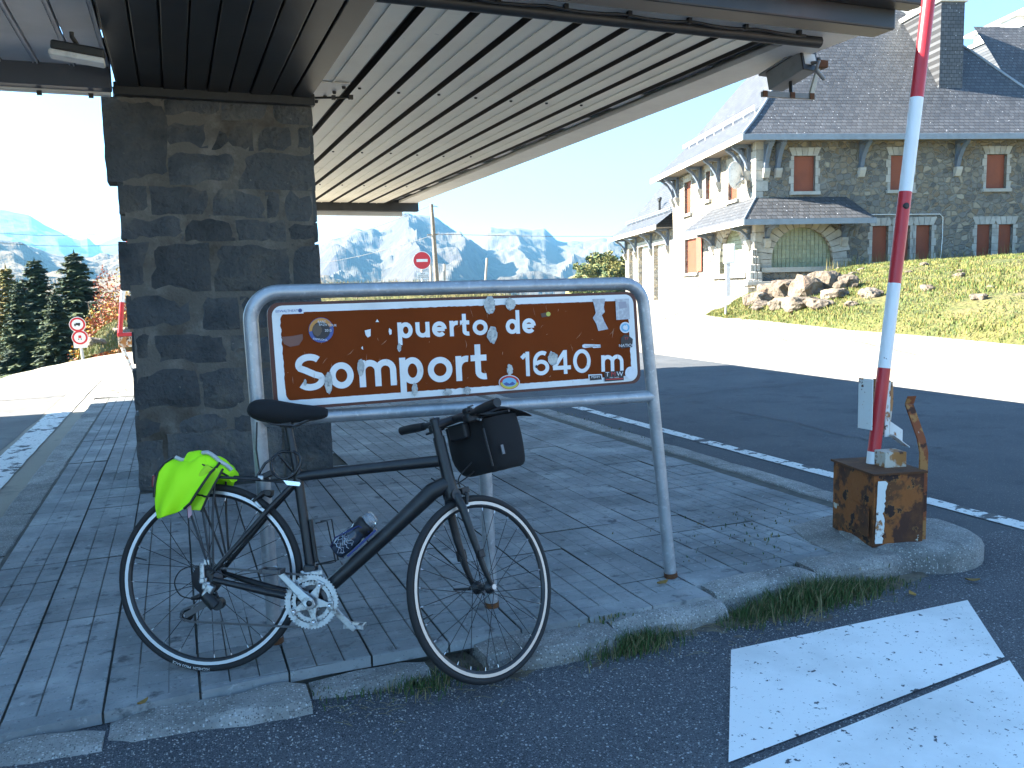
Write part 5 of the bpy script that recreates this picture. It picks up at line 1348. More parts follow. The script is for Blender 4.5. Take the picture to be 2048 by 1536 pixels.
# arched openings with glass blocks
def arch(hole, place, nv, rise_full=True):
    a, b, c, d = hole; cx = (a+b)/2; rx = (b-a)/2; rz = d-c-.35 if d-c-.35 < rx else rx; zc = d-rz
    # spandrel fill above the arch
    n = 20; m = MB()
    for k in range(n):
        t0_, t1_ = PI-PI*k/n, PI-PI*(k+1)/n
        x0, z0_, x1, z1_ = cx+rx*math.cos(t0_), zc+rz*math.sin(t0_), cx+rx*math.cos(t1_), zc+rz*math.sin(t1_)
        m.add([place(x0,0,z0_), place(x1,0,z1_), place(x1,0,d+.002), place(x0,0,d+.002)], [(0,1,2,3)])
        m.add([place(x0,0,z0_), place(x1,0,z1_), place(x1,.35,z1_), place(x0,.35,z0_)], [(0,1,2,3)])
    m.build('arch_spandrel', rubble, house, fix=False)
    for k in range(nv):                              # voussoirs
        t0_, t1_ = PI*1.0-PI*k/nv, PI*1.0-PI*(k+1)/nv; g = .010
        L = 1.58 if k % 2 else 1.46
        L2 = 1.40 if k % 2 else 1.30
        q4 = [(cx+rx*math.cos(t0_-g), zc+rz*math.sin(t0_-g)), (cx+rx*math.cos(t1_+g), zc+rz*math.sin(t1_+g)), (cx+rx*L*math.cos(t1_+g), zc+rz*L2*math.sin(t1_+g)), (cx+rx*L*math.cos(t0_-g), zc+rz*L2*math.sin(t0_-g))]
        m = MB(); m.add([place(u,-.05,z) for u, z in q4]+[place(u,.15,z) for u, z in q4], [(0,1,2,3),(4,7,6,5),(0,4,5,1),(1,5,6,2),(2,6,7,3),(3,7,4,0)]); m.build('voussoir', dressed, house)
    for s in (0, 1):
        z = c; k = 0
        while z < zc-.02:
            h_ = min(.2, zc-z); ww = rx*(.60 if k % 2 else .48)
            u0, u1 = (a-ww, a-.004) if s == 0 else (b+.004, b+ww)
            m = MB(); vs = []
            for (u, zz) in ((u0,z+.006),(u1,z+.006),(u1,z+h_-.006),(u0,z+h_-.006)): vs += [place(u,-.05,zz), place(u,.15,zz)]
            m.add(vs, [(0,2,4,6),(1,7,5,3),(0,1,3,2),(2,3,5,4),(4,5,7,6),(6,7,1,0)]); m.build('jamb_stone', dressed, house); z += h_; k += 1
    win = MB(); win.add([place(a,.26,c), place(b,.26,c), place(b,.26,d), place(a,.26,d)], [(0,1,2,3)])
    wo_ = win.build('arched_window', grout, house, fix=False)
    n_u = max(6, round((b-a)/.19)); n_z = max(5, round((d-c)/.19)); g = .009
    for i in range(n_u):                              # each glass block a pane
        for j in range(n_z):
            u0, u1 = a+(b-a)*i/n_u+g, a+(b-a)*(i+1)/n_u-g; z0_, z1_ = c+(d-c)*j/n_z+g, c+(d-c)*(j+1)/n_z-g
            uc = (u0+u1)/2; zz = (z0_+z1_)/2
            if zz > zc and ((uc-cx)/rx)**2+((zz-zc)/rz)**2 > 1.08: continue
            m = MB(); vs = []
            for (u, z) in ((u0,z0_),(u1,z0_),(u1,z1_),(u0,z1_)): vs += [place(u,.20,z), place(u,.255,z)]
            m.add(vs, [(0,2,4,6),(0,1,3,2),(2,3,5,4),(4,5,7,6),(6,7,1,0)]); m.build('glass_block', gblock, wo_)
    m = MB(); vs = []
    for (u, z) in ((a-.5,c-.22),(b+.9,c-.22),(b+.9,c-.004),(a-.5,c-.004)): vs += [place(u,-.16,z), place(u,.3,z)]
    m.add(vs, [(0,2,4,6),(1,7,5,3),(0,1,3,2),(2,3,5,4),(4,5,7,6),(6,7,1,0)]); m.build('sill', dressed, house)
grout = pmat('pane_grout', (.34,.34,.27), .7)
gblock = pmat('glass_block', (.20,.22,.13), .3, var=((.26,.28,.18), 4, .4, .6), rnd=.1)
arch(arF, PF, 17); arch(arL, PL, 15)
# corner quoins and battered buttress
for k in range(16):
    z0_ = -.2+k*.45; L = .55 if k % 2 else .34; L2 = .34 if k % 2 else .55
    MB().boxb(-.02, L, -.025, .1, z0_+.006, z0_+.44).build('quoin', dressed, house, bevel=.01)
    MB().boxb(-.025, .1, .101, L2, z0_+.006, z0_+.44).build('quoin', dressed, house, bevel=.01)
for k in range(9):
    z0_ = -.5+k*.34; w = .95-.10*k
    for j in range(3):
        m = MB(); off = .1*(k % 2)
        m.boxb(-.75*w+j*.36*w-off*.3, -.75*w+(j+1)*.36*w-.02-off*.3, -w*.72, -.03, z0_+.01, z0_+.33); m.build('buttress_stone', dressed, house, bevel=.03)
MB().boxb(-.75, 1.25, -1.0, -.05, .60, .76).build('ledge_slab', dressed, house, bevel=.02)
# steps at the door of the left side
for k in range(3): MB().boxb(-1.5+.35*k, -.06, .8-.2*k, 3.3-.2*k, -.35+.17*k, -.19+.17*k).build('step', dressed, house, bevel=.02)
# ---- main roof: hipped with flared eaves
def prof_z(d): 
    t = [(-1,7.05),(-.2,7.78),(.6,8.62),(1.6,9.85),(3,11.65),(5,13.95),(6.3,15.3)]
    for (a, za), (b, zb) in zip(t, t[1:]):
        if d <= b: return za+(zb-za)*(d-a)/(b-a)
    return t[-1][1]
DD = [-1,-.6,-.2,.2,.6,1.1,1.6,2.3,3,4,5,5.7,6.3]
x_r = WX
def ringpt(d): return (d, x_r-d, d, WY-d)            # x0,x1,y0,y1
rf = None
def roof_side(sd, mat):
    P = []
    for d in DD:
        x0, x1, y0, y1 = ringpt(d); z = prof_z(d); n = 24; row = []
        for k in range(n+1):
            t = k/n
            p = {'f': (x0+(x1-x0)*t, y0, z), 'b': (x1+(x0-x1)*t, y1, z), 'l': (x0, y1+(y0-y1)*t, z), 'r': (x1, y0+(y1-y0)*t, z)}[sd]; row.append(V(p))
        P.append(row)
    m = MB(); m.grid(P, sm=False); return m.build('roof', mat, house)
rF = roof_side('f', slate_x); rL = roof_side('l', slate_y); roof_side('b', slate_x); roof_side('r', slate_y)
# hips, fascia, soffit
MB().tube([V((d,d,prof_z(d)+.02)) for d in DD], .07, 6).build('hip_flashing', zinc, house); MB().tube([V((x_r-d,d,prof_z(d)+.02)) for d in DD], .07, 6).build('hip_flashing', zinc, house)
MB().tube([V((6.3,6.3,15.32)), V((x_r-6.3,6.3,15.32))], .09, 6).build('ridge_flashing', zinc, house)
m = MB(); m.boxb(-1.02, x_r+1.02, -1.05, -.985, 6.80, 7.06); m.build('fascia', zinc, house, bevel=.01)
m = MB(); m.boxb(-1.06, -.985, -.98, WY+1.0, 6.80, 7.06); m.build('fascia', gdoor, house, bevel=.01)
soffit = pmat('soffit_boards', (.16,.14,.12), .8)
m = MB(); m.boxb(-.98, x_r+.98, -.98, -.03, 6.90, 6.94); m.boxb(-.98,-.03,-.028,WY+.98,6.90,6.94); m.build('soffit', soffit, house)
# timber brackets on stone corbels
def bracket(u, place, z=6.88, reach=.85, drop=1.15):
    m = MB(); w = .09
    def seg(pts, th):
        for (p, q_) in zip(pts, pts[1:]):
            dx, dz = q_[0]-p[0], q_[1]-p[1]; L = math.hypot(dx, dz); nx, nz_ = -dz/L*th/2, dx/L*th/2
            vs = [place(u+s*w, -r_, z_) for s in (-1, 1) for (r_, z_) in ((p[0]+nx,p[1]+nz_),(p[0]-nx,p[1]-nz_),(q_[0]-nx,q_[1]-nz_),(q_[0]+nx,q_[1]+nz_))]
            m.add(vs, [(0,1,2,3),(4,7,6,5),(0,4,5,1),(1,5,6,2),(2,6,7,3),(3,7,4,0)])
    seg([(.05,z-drop),(.05,z)], .14); seg([(.0,z-.05),(reach,z-.05)], .13)
    seg([(.10,z-drop+.05),(.22,z-drop*.62),(.48,z-drop*.28),(reach-.05,z-.10)], .11)
    m.build('bracket', bluewood, house)
    m = MB(); vs = []
    for (r_, z_) in ((0,z-drop-.42),(.13,z-drop-.40),(.26,z-drop-.12),(.26,z-drop-.003),(0,z-drop-.003)):
        vs += [place(u-.14,-r_,z_), place(u+.14,-r_,z_)]
    n = 5; m.add(vs, [tuple(range(0,10,2)), tuple(range(9,0,-2))]+[(2*i, 2*((i+1) % n), 2*((i+1) % n)+1, 2*i+1) for i in range(n)]); m.build('corbel', dressed, house)
for u in (.42, .98, 4.87, 9.45, 14.): bracket(u, PF)
for u in (.7, 1.5, 4.6, 7.4, 11.4, 12.2): bracket(u, PL)
# ---- wrap-round pent roof over the ground floor corner
py0, pz0, pz1 = -1.6, 3.38, 4.45
m = MB(); m.add([(-1.15,py0,pz0),(4.75,py0,pz0),(4.2,-.02,pz1),(.0,-.02,pz1)], [(0,1,2,3)]); m.build('pent_roof', slate_x, house, solid=.05)
m = MB(); m.add([(-1.15,py0,pz0),(-.02,-.02,pz1),(-.02,5.6,pz1),(-1.15,7.2,pz0)], [(0,1,2,3)]); m.build('pent_roof', slate_y, house, solid=.05)
m = MB(); m.add([(4.75,py0,pz0),(4.76,-.02,pz0),(4.2,-.02,pz1)], [(0,1,2)]); m.build('pent_roof_end', slate_y, house, solid=.03)
MB().tube([(-1.15,py0,pz0+.03),(-.01,-.03,pz1+.03)], .05, 6).build('hip_flashing', zinc, house)
m = MB(); m.boxb(-1.17,4.78,py0-.05,py0-.003,pz0-.22,pz0+.02); m.build('fascia', zinc, house); m = MB(); m.boxb(-1.22,-1.175,py0,7.25,pz0-.22,pz0+.02); m.build('fascia', gdoor, house)
MB().boxb(-1.16,4.75,py0,-.06,pz0-.10,pz0-.07).build('soffit', soffit, house); MB().boxb(-1.16,-.06,-.055,7.2,pz0-.10,pz0-.07).build('soffit', soffit, house)
for u in (.5, 4.1): bracket(u, PF, pz0-.12, 1.2, .6)
for u in (.6, 5.4): bracket(u, PL, pz0-.12, .9, .6)
# ---- annex
ax0, ax1 = WY+.02, 24.4
wall('annex_wall', ax0, ax1, -1, 4.05, [(13.9,16.7,-.9,3.3), (17.7,20.6,-.9,3.4), (21.6,23.2,-.9,3.45)], PL)
for (a, b, t) in ((13.9,16.7,3.3),(17.7,20.6,3.4),(21.6,23.2,3.45)):
    o = MB().boxb(.28,.33,a,b,-.9,t).build('garage_door', gdoor, house)
    for k in range(1, 8): MB().boxb(.268,.279,a+.03,b-.03,-.9+k*.5,-.9+k*.5+.03).build('panel_joint', zinc, o)
    MB().boxb(-.04,.1,a-.25,b+.25,t+.003,t+.3).build('lintel_stone', dressed, house)
MB().boxb(.4,9,ax1-.02,ax1,-1,4.0).build('annex_end_wall', rubble, house)
def az_(d): 
    t = [(-1,4.30),(0,5.05),(1.2,6.5),(3.2,9.1),(4.0,9.9)]
    for (a, za), (b, zb) in zip(t, t[1:]):
        if d <= b: return za+(zb-za)*(d-a)/(b-a)
    return 9.9
P = []
for d in (-1,-.5,0,.6,1.2,2.2,3.2,4.0):
    P.append([V((d, ax0+(ax1+1.0-max(0,d+1)*1.0-ax0)*k/16, az_(d))) for k in range(17)])
m = MB(); m.grid(P, sm=False); m.build('annex_roof', slate_y, house)
P2 = []
for d in (-1,0,1.2,3.2,4.0): P2.append([V((d+(9-2*d)*k/8, ax1+1-max(0,d+1), az_(d))) for k in range(9)])
m = MB(); m.grid(P2, sm=False); m.build('annex_roof_end', slate_x, house)
MB().boxb(-1.05,-.985,ax0,ax1+1.0,4.05,4.31).build('fascia', gdoor, house); MB().boxb(-.98,-.03,ax0,ax1+.9,4.14,4.17).build('soffit', soffit, house)
for u in (13.4, 17.2, 21.1, 24.0): bracket(u, PL, 4.12, .85, 1.0)
def rail(d, y0, y1, zf, mat):
    z = zf(d); m = MB()
    m.tube([(d-.05,y0,z+.16),(d-.05,y1,z+.16)], .03, 6); m.tube([(d-.05,y0,z+.30),(d-.05,y1,z+.30)], .03, 6)
    k = y0
    while k <= y1+.01: m.tube([(d,k,z-.05),(d-.06,k,z+.33)], .025, 5); k += 1.35
    m.build('snow_rail', mat, house)
rail(.35, 1.0, 11.5, prof_z, gdoor); rail(.0, ax0+.3, ax1-.5, az_, zinc)
# dormer and vent on the annex roof
m = MB(); m.boxb(.9,2.2,13.2,15.0,6.2,6.95); m.build('dormer', gdoor, house, bevel=.02); MB().boxb(.86,.895,13.35,14.85,6.3,6.85).build('dormer_window', gl, house)
MB().boxb(.75,2.3,13.05,15.15,6.953,7.05).build('dormer_roof', zinc, house)
m = MB(); m.tube([(.35,16.6,5.4),(.35,16.6,6.2)], .09, 8); m.tube([(.35,16.3,6.25),(.35,16.6,6.05),(.35,16.9,6.25)], .09, 8); m.build('roof_vent', dark_m, house)
# ---- chimneys
def chimney(x0, x1, y0, y1, z0, z1, nm):
    o = MB().boxb(x0,x1,y0,y1,z0,z1).build(nm, slate_x, house)
    MB().boxb(x0-.12,x1+.12,y0-.12,y1+.12,z1+.002,z1+.22).build('coping', gdoor, o, bevel=.02)
    for k in range(3):
        a = y0+(y1-y0)*(k+.15)/3; MB().boxb(x0+.1,x1-.1,a,a+(y1-y0)*.2,z1+.222,z1+.75).build('flue_pier', gdoor, o, bevel=.02)
    MB().boxb(x0-.15,x1+.15,y0-.15,y1+.15,z1+.752,z1+.90).build('cap', gdoor, o, bevel=.02); return o
chimney(9.35,10.50,1.35,4.7,8.8,13.4,'chimney')
chimney(17.2,20.4,4.6,11.2,7.0,13.9,'chimney'); 
# low wing roof running on to the right
P = [[V((x, d, prof_z(d)-.02)) for x in (x_r-2.0, x_r+4, x_r+12)] for d in (-1,-.2,.6,1.6,3.,4.4)]
m = MB(); m.grid(P, sm=False); m.build('wing_roof', slate_x, house)
MB().boxb(x_r+.02,x_r+12,0,6,-1,6.9).build('wing_wall', rubble, house); MB().boxb(x_r+1.04,x_r+12,-1.05,-.985,6.8,7.06).build('fascia', zinc, house)
# cable on the wall, satellite dish
MB().tube([(5.2,-.04,3.66),(8.7,-.04,3.64),(8.85,-.04,3.5),(8.86,-.04,2.6),(8.8,-.04,1.6)], .022, 5).build('wall_cable', gdoor, house)
dish = root('satellite_dish', O6+HM @ V((-.55,.9,5.6)), 'white satellite dish on the sunlit corner of the stone house', 'dish')
dc_ = O6+HM @ V((-.65,.75,5.55)); MD = Matrix.Rotation(.35, 3, 'Z')
m = MB(); m.lathe([(0,.10),(.25,.085),(.45,.045),(.60,0),(.61,-.01),(.45,.03),(.25,.07),(0,.085)], Matrix.Translation(dc_) @ MD.to_4x4() @ Matrix.Rotation(-PI/2, 4, 'X') @ Matrix.Scale(-1,4,V((0,0,1))), 28); m.build('reflector', white_m, dish)
m = MB(); m.tube([dc_+V((0,.1,0)), O6+HM @ V((-.02,.9,5.5))], .04, 8); m.tube([dc_+V((0,0,-.45)), dc_+V((.0,-.5,-.25))], .02, 6); m.box(dc_+V((0,-.52,-.22)), (.08,.12,.08)); m.build('arm', zinc, dish)
# information board on a post in front of the house
ib = on_ground(1450,632)
inf = root('information_board', ib, 'grey information board on a slim post in front of the stone house', 'sign')
kI = math.hypot(ib.x, ib.y); tI, mI = at_r(1458,488,kI), at_r(1458,527,kI); MI = face_cam(ib) @ Matrix.Rotation(.15, 3, 'Z')
MB().tube([ib+V((0,0,-.2)), V((mI.x,mI.y,mI.z))], .03, 8).build('post', post_m, inf)
lowI = at_r(1456,560,kI)
m = MB(); m.box((tI+mI)/2, (.34,.10,(tI-mI).length), MI); m.build('panel', white_m, inf, bevel=.015)
m = MB(); m.box((tI+mI)/2+MI @ V((0,-.056,0)), (.26,.008,(tI-mI).length*.8), MI); m.build('notice', swhite, inf)
m = MB(); m.box(lowI+V((0,0,0)), (.12,.08,1.0), MI); m.build('post_sleeve', post_m, inf, bevel=.01)
# ================================================================== grass bank in front of the house
lowpx = [(1408,631),(1450,637),(1520,642),(1600,650),(1700,661),(1850,673),(2048,692),(2300,716),(2700,760)]
LOW = [on_ground(*p) for p in lowpx]
uppts = [(-2.6,-5.0,.05),(-1.6,-3.6,.30),(.3,-2.6,.55),(2.2,-2.1,1.05),(4.6,-.35,1.35),(7.5,-.35,1.50),(11.5,-.35,1.68),(17,-.35,1.9),(30,-.35,2.2)]
UP = [O6+HM @ V(p) for p in uppts]
def pl_interp(pts, t):
    n = len(pts)-1; k = min(n-1, int(t*n)); return pts[k].lerp(pts[k+1], t*n-k)
def bankpt(u, v):
    a, b = pl_interp(LOW, u), pl_interp(UP, u); p = a.lerp(b, v)
    prof = v**.55 if u > .35 else v**.75
    z = a.z-.03+(b.z-a.z)*prof+.25*math.sin(PI*v)*sstep(.05,.3,u)+.16*fbm(p.x*.5, p.y*.5, 2)*math.sin(PI*min(1,v*1.1))
    if v > 1: z = b.z
    return V((p.x, p.y, z))
bank_m = pmat('bank_grass', (.085,.09,.02), .95, var=[((.13,.11,.036), .8, .45, .62), ((.05,.065,.014), 1.9, .5, .66), ((.11,.08,.055), 1.3, .63, .70)], bump=[(9, .9, .12)])
m = MB(); m.grid([[bankpt(i/90, j/34) for j in range(35)] for i in range(91)]); bank = struct(m.build('grass_bank', bank_m))
# back of the tongue so that the mound closes on the forecourt
m = MB(); m.grid([[bankpt(i/90, 1)+V((0,0,0)) if k == 0 else (lambda q: V((q.x+.5, q.y+.9, terrain(q.x,q.y)-.1)))(bankpt(i/90, 1)) for k in range(2)] for i in range(0, 46)]); m.build('bank_back', bank_m, bank)
rock_m = pmat('bank_rock', (.125,.098,.072), .92, var=[((.19,.16,.125), 1.8, .45, .65), ((.075,.06,.046), 3.5, .5, .68), ((.13,.075,.05), 1.1, .55, .7)], bump=[(6, .9, .12), (22, .6, .03)], rnd=.15)
def rock_mesh(seed, sub=3):
    bm = bmesh.new(); bmesh.ops.create_icosphere(bm, subdivisions=sub, radius=1)
    for v in bm.verts:
        p = v.co.copy(); d_ = 1+.38*fbm(p.x*1.1+seed, p.y*1.1, p.z*1.1+seed*2, 3)+.10*nz(p.x*4, p.y*4+seed, p.z*4); v.co = p*(d_+.06*abs(nz(p.x*7+seed, p.y*7, p.z*9))-.10*(abs(nz(p.x*2.2, p.y*2.2+seed, p.z*1.2)) < .07))
        v.co.x = math.copysign(min(abs(v.co.x), .82+.1*nz(seed,1)), v.co.x); v.co.z = min(v.co.z, .72)
    me = bpy.data.meshes.new('rock'); bm.to_mesh(me); bm.free(); me.materials.append(rock_m); return me
RM = [rock_mesh(k*5.3+1) for k in range(5)]
def rock(p, s, parent, k=0, rz=0.):
    o = bpy.data.objects.new('rock', RM[k % 5]); COL.objects.link(o); o.parent = parent; o.location = p; o.scale = s; o.rotation_euler = (random.uniform(-.2,.2), random.uniform(-.2,.2), rz); return o
rr2 = random.Random(11)
for k, (px, py, w, h) in enumerate([(1500,604,14,17),(1520,598,20,22),(1545,588,26,30),(1580,580,30,32),(1615,580,30,36),(1650,572,36,34),(1690,568,26,26),(1600,603,32,18),(1560,606,24,16),(1640,606,26,14),(1525,612,18,9),(1670,590,22,16),(1735,590,20,14),(1960,590,14,9),(1705,612,12,7)]):
    best = None
    for i in range(0, 91):
        for j in range(0, 35):
            q_ = bankpt(i/90, j/34); d_ = q_-CAM; s_d = FPX/(d_ @ F_); X = 1024+s_d*(d_ @ R_); Y = 768-s_d*(d_ @ U_); e = (X-px)**2+(Y-(py+h*.35))**2
            if best is None or e < best[0]: best = (e, q_, s_d)
    q_, sd_ = best[1], best[2]; rw_, rh_ = w/sd_*1.3, h/sd_*1.05
    rock(q_+V((0,0,rh_*.28)), (rw_, rw_*.8, rh_), bank, k, rr2.uniform(0, 6))
for k in range(34):
    u, v = rr2.uniform(.15,.9), rr2.uniform(.1,.9); s_ = rr2.uniform(.05,.16); rock(bankpt(u,v)+V((0,0,s_*.2)), (s_*1.4,s_,s_*.7), bank, k, rr2.uniform(0,6))
# small rocky verge at the left lane
vl_ = [at_z(px, py, -.13) for px, py in ((160,712),(200,703),(245,691),(275,688),(310,686))]
def vergept(u, v):
    a = pl_interp(vl_, u); d_ = V((a.x, a.y, 0)).normalized(); p = a+d_*(6*v)
    return V((p.x, p.y, a.z-.05+.75*sstep(0,.4,u)*math.sin(min(1,v*1.3)*PI/2)+.2*fbm(p.x*.6,p.y*.6,5)*v-3.*max(0,v-.8)))
m = MB(); m.grid([[vergept(i/24, j/14) for j in range(15)] for i in range(25)]); verge = struct(m.build('verge', bank_m))
for k in range(16):
    u, v = rr2.uniform(0,.9), rr2.uniform(.0,.45); s_ = rr2.uniform(.12,.38); rock(vergept(u,v)+V((0,0,s_*.2)), (s_*1.3,s_,s_*.8), verge, k, rr2.uniform(0,6))
# grassy crest behind the sign
def crestpt(u, v):
    az = math.radians(3+26*u); r = 27+9*v; x, y = r*math.sin(az), r*math.cos(az)
    return V((x, y, terrain(x,y)-.05+(1.75-1.1*sstep(.45,.9,u))*math.sin(min(1,v*1.25)*PI/2)*sstep(0,.12,u)*(1-sstep(.92,1,u))-1.2*max(0,v-.85)*4+.10*fbm(x*.5,y*.5)))
m = MB(); m.grid([[crestpt(i/40, j/12) for j in range(13)] for i in range(41)]); crest = struct(m.build('grass_crest', bank_m))


# ---- grass blades
def blades(name, pts, hmin, hmax, w, mats, lean=.35, seed=1, parent=None):
    r = random.Random(seed); m = MB(); vs, fs, mi = [], [], []
    for (p, k) in pts:
        h = r.uniform(hmin, hmax)*k; a = r.uniform(0, 2*PI); b = r.uniform(0, 2*PI); l_ = r.uniform(.1, 1)*lean*h; ww = w*r.uniform(.6, 1.3)
        n = len(vs); c, s = math.cos(a)*ww, math.sin(a)*ww; lx, ly = math.cos(b)*l_, math.sin(b)*l_
        vs += [(p.x-c,p.y-s,p.z-.01),(p.x+c,p.y+s,p.z-.01),(p.x+c*.7+lx*.4,p.y+s*.7+ly*.4,p.z+h*.6),(p.x-c*.7+lx*.4,p.y-s*.7+ly*.4,p.z+h*.6),(p.x+lx,p.y+ly,p.z+h)]
        fs += [(n,n+1,n+2,n+3),(n+3,n+2,n+4)]; q_ = min(len(mats)-1, int(r.random()**1.3*len(mats))); mi += [q_, q_]
    me = bpy.data.meshes.new(name); me.from_pydata(vs, [], fs)
    for x in mats: me.materials.append(x)
    me.polygons.foreach_set('material_index', mi)
    o = bpy.data.objects.new(name, me); COL.objects.link(o); o['kind'] = 'stuff'
    return o
g1_ = pmat('grass_green', (.045,.08,.014), .8); g2_ = pmat('grass_yellow', (.13,.118,.020), .85); g3_ = pmat('grass_straw', (.19,.155,.055), .9); g4_ = pmat('grass_lime', (.085,.115,.018), .8)
rg = random.Random(21); pts = []
for _ in range(75000):
    u = rg.random()**.8*.92; v = rg.random(); q_ = bankpt(u, v)
    if fbm(q_.x*.7, q_.y*.7, 9) < -.45: continue
    pts.append((q_, .5+.9*max(0, .5+fbm(q_.x*.35, q_.y*.35, 4))))
o = blades('bank_grass', pts, .03, .10, .011, [g4_, g2_, g1_, g3_], lean=1.0, seed=2); o['label'] = 'sunlit yellow-green grass covering the bank in front of the house'
pts = [(bankpt(rg.uniform(.38,.95), 1-.06*rg.random()), 1.) for _ in range(420)]
o = blades('tall_grass', pts, .25, .65, .010, [g3_, g2_, g3_], lean=.25, seed=3); o['label'] = 'tall dry grass stalks along the top of the bank'
pts = [(crestpt(rg.random(), .4+.6*rg.random()), 1) for _ in range(9000)]
o = blades('crest_grass', pts, .06, .30, .007, [g3_, g3_, g2_, g3_], lean=.7, seed=4); o['label'] = 'tall pale dry grass along the crest behind the sign'
pts = [(vergept(rg.random(), rg.random()), 1) for _ in range(3500)]
o = blades('verge_grass', pts, .03, .12, .012, [g2_, g3_, g4_], lean=.9, seed=5); o['label'] = 'dry grass on the rocky verge left of the pillar'
# weeds along the kerb
pts = []
def gz_(x, y): return terrain(x, y)+.008
for _ in range(4600):
    t = rg.random(); x = 2.05+1.15*t; yb = y_front(x)-.20; y = yb-abs(rg.gauss(0, .075))-.01
    dens = math.exp(-((t-.45)/.38)**2)
    if rg.random() < dens: pts.append((V((x, y, gz_(x, y))), 1.1*dens+.2))
for _ in range(900):
    x = rg.gauss(1.62, .10); y = y_front(x)-.25-abs(rg.gauss(0,.05)); pts.append((V((x, y, gz_(x, y))), .8))
for _ in range(260):
    x = rg.gauss(.78, .06); y = rg.gauss(2.86, .04); pts.append((V((x, y, gz_(x, y))), .6))
for _ in range(360):
    x = rg.uniform(.36,.98); y = rg.gauss(2.93, .05); pts.append((V((x, y, gz_(x, y))), .35))
gd1 = pmat('weed_green', (.04,.085,.018), .75); gd2 = pmat('weed_olive', (.075,.09,.03), .8); gd3 = pmat('weed_straw', (.22,.18,.09), .9)
o = blades('kerb_grass', pts, .03, .10, .0023, [gd1, gd1, gd2, gd3], lean=.9, seed=6); o['label'] = 'dark green grass growing along the foot of the kerb'
pts = [(V((rg.gauss(3.0,.35), rg.gauss(3.62,.28), .0)), .5) for _ in range(200)]
pts = [p for p in pts if not (2.95 < p[0].x < 3.6 and 3.2 < p[0].y < 3.75)]+[(V((rg.gauss(3.9,.03), rg.uniform(6.5,8.6), .0)), .35) for _ in range(60)]+[(V((1.6+rg.gauss(0,.05), 3.02+rg.gauss(0,.02), -.01)), .4) for _ in range(60)]
o = blades('pavement_moss', pts, .01, .04, .004, [gd2, gd1, gd3], lean=.9, seed=7); o['label'] = 'low moss and weeds in the joints of the pavement'
# straw, dirt and grit in the gutter
soil = pmat('gutter_soil', (.085,.07,.055), .95, var=((.14,.12,.09), 20, .4, .6), bump=[(90, .8, .008)])
P = []
for i in range(121):
    x = .30+3.05*i/120; row = []
    for j in range(15):
        v = j/14; yb = y_front(x)-.02 if x < 1.0 else y_front(x)-.19; y = yb-(.10+.09*nz(x*3, 2)+.12*math.exp(-((x-2.6)/.5)**2))*v*1.6
        row.append((x, y, terrain(x, y)+.022*(1-v)**1.5-.002*v+.014*fbm(x*11, y*11)*(.35+v*.4)))
    P.append(row)
m = MB(); m.grid(P, flip=True); struct(m.build('gutter_soil', soil))
pts = [(V((rg.uniform(.4,3.1), 0, 0)), 1) for _ in range(240)]; m = MB()
for (p, k) in pts:
    x = p.x; y = y_front(x)-.24-abs(rg.gauss(0,.10)); a = rg.uniform(0, PI); L = rg.uniform(.02,.07)
    z = terrain(x,y)+.022; m.tube([(x,y,z),(x+math.cos(a)*L*.5,y+math.sin(a)*L*.5,z+.004),(x+math.cos(a)*L,y+math.sin(a)*L,z)], .0009, 3, cap=False)
o = m.build('straw', gd3); o['kind'] = 'stuff'; o['label'] = 'loose dry straw lying in the gutter'
gr = pmat('grit', (.34,.33,.31), .9); vs, fs = [], []
for _ in range(2600):
    x = rg.uniform(-1.4, 2.9); y = rg.uniform(1.5, 2.9) if rg.random() < .5 else y_front(x)-.2-abs(rg.gauss(0,.25)); s_ = rg.uniform(.0015,.0042); z = terrain(x,y)+.008; n = len(vs)
    a = rg.uniform(0, 6); c, s = math.cos(a)*s_, math.sin(a)*s_
    vs += [(x+c,y+s,z),(x-s,y+c,z),(x-c,y-s,z),(x+s,y-c,z),(x+c*.2,y+s*.2,z+s_*1.1)]; fs += [(n,n+1,n+4),(n+1,n+2,n+4),(n+2,n+3,n+4),(n+3,n,n+4)]
me = bpy.data.meshes.new('grit'); me.from_pydata(vs, [], fs); me.materials.append(gr); o = bpy.data.objects.new('grit', me); COL.objects.link(o); o['kind'] = 'stuff'; o['label'] = 'loose pale grit scattered over the asphalt'
lf_m = pmat('dry_leaf', (.34,.20,.05), .8, rnd=.3)
for k, (px, py, nm) in enumerate([(1395,1235,'by the grass tuft left of the green strip'),(1825,1193,'at the right end of the kerb grass'),(1945,1165,'on the asphalt beside the rounded kerb end'),(287,1422,'on the broken kerb below the rear wheel'),(797,1368,'on the asphalt left of the front wheel'),(1325,1178,'in the gap between two kerb stones')]):
    p = at_z(px, py, -.09 if k not in (3,5) else -.02); s_ = .022+.006*(k % 3); a = k*1.3
    z = (terrain(p.x,p.y) if k not in (3,5) else -.012)+.018
    P = []
    for i in range(5):
        u = i/4*2-1; w = (1-abs(u)**1.6)*.55; P.append([V((p.x+(math.cos(a)*u-math.sin(a)*w*s)*s_, p.y+(math.sin(a)*u+math.cos(a)*w*s)*s_, z+.008*u*u+.006*abs(s))) for s in (-1,0,1)])
    m = MB(); m.grid(P); o = m.build('fallen_leaf', lf_m, solid=.0008); tag(o, 'small dry yellow leaf lying '+nm, 'leaf', 'fallen leaves')

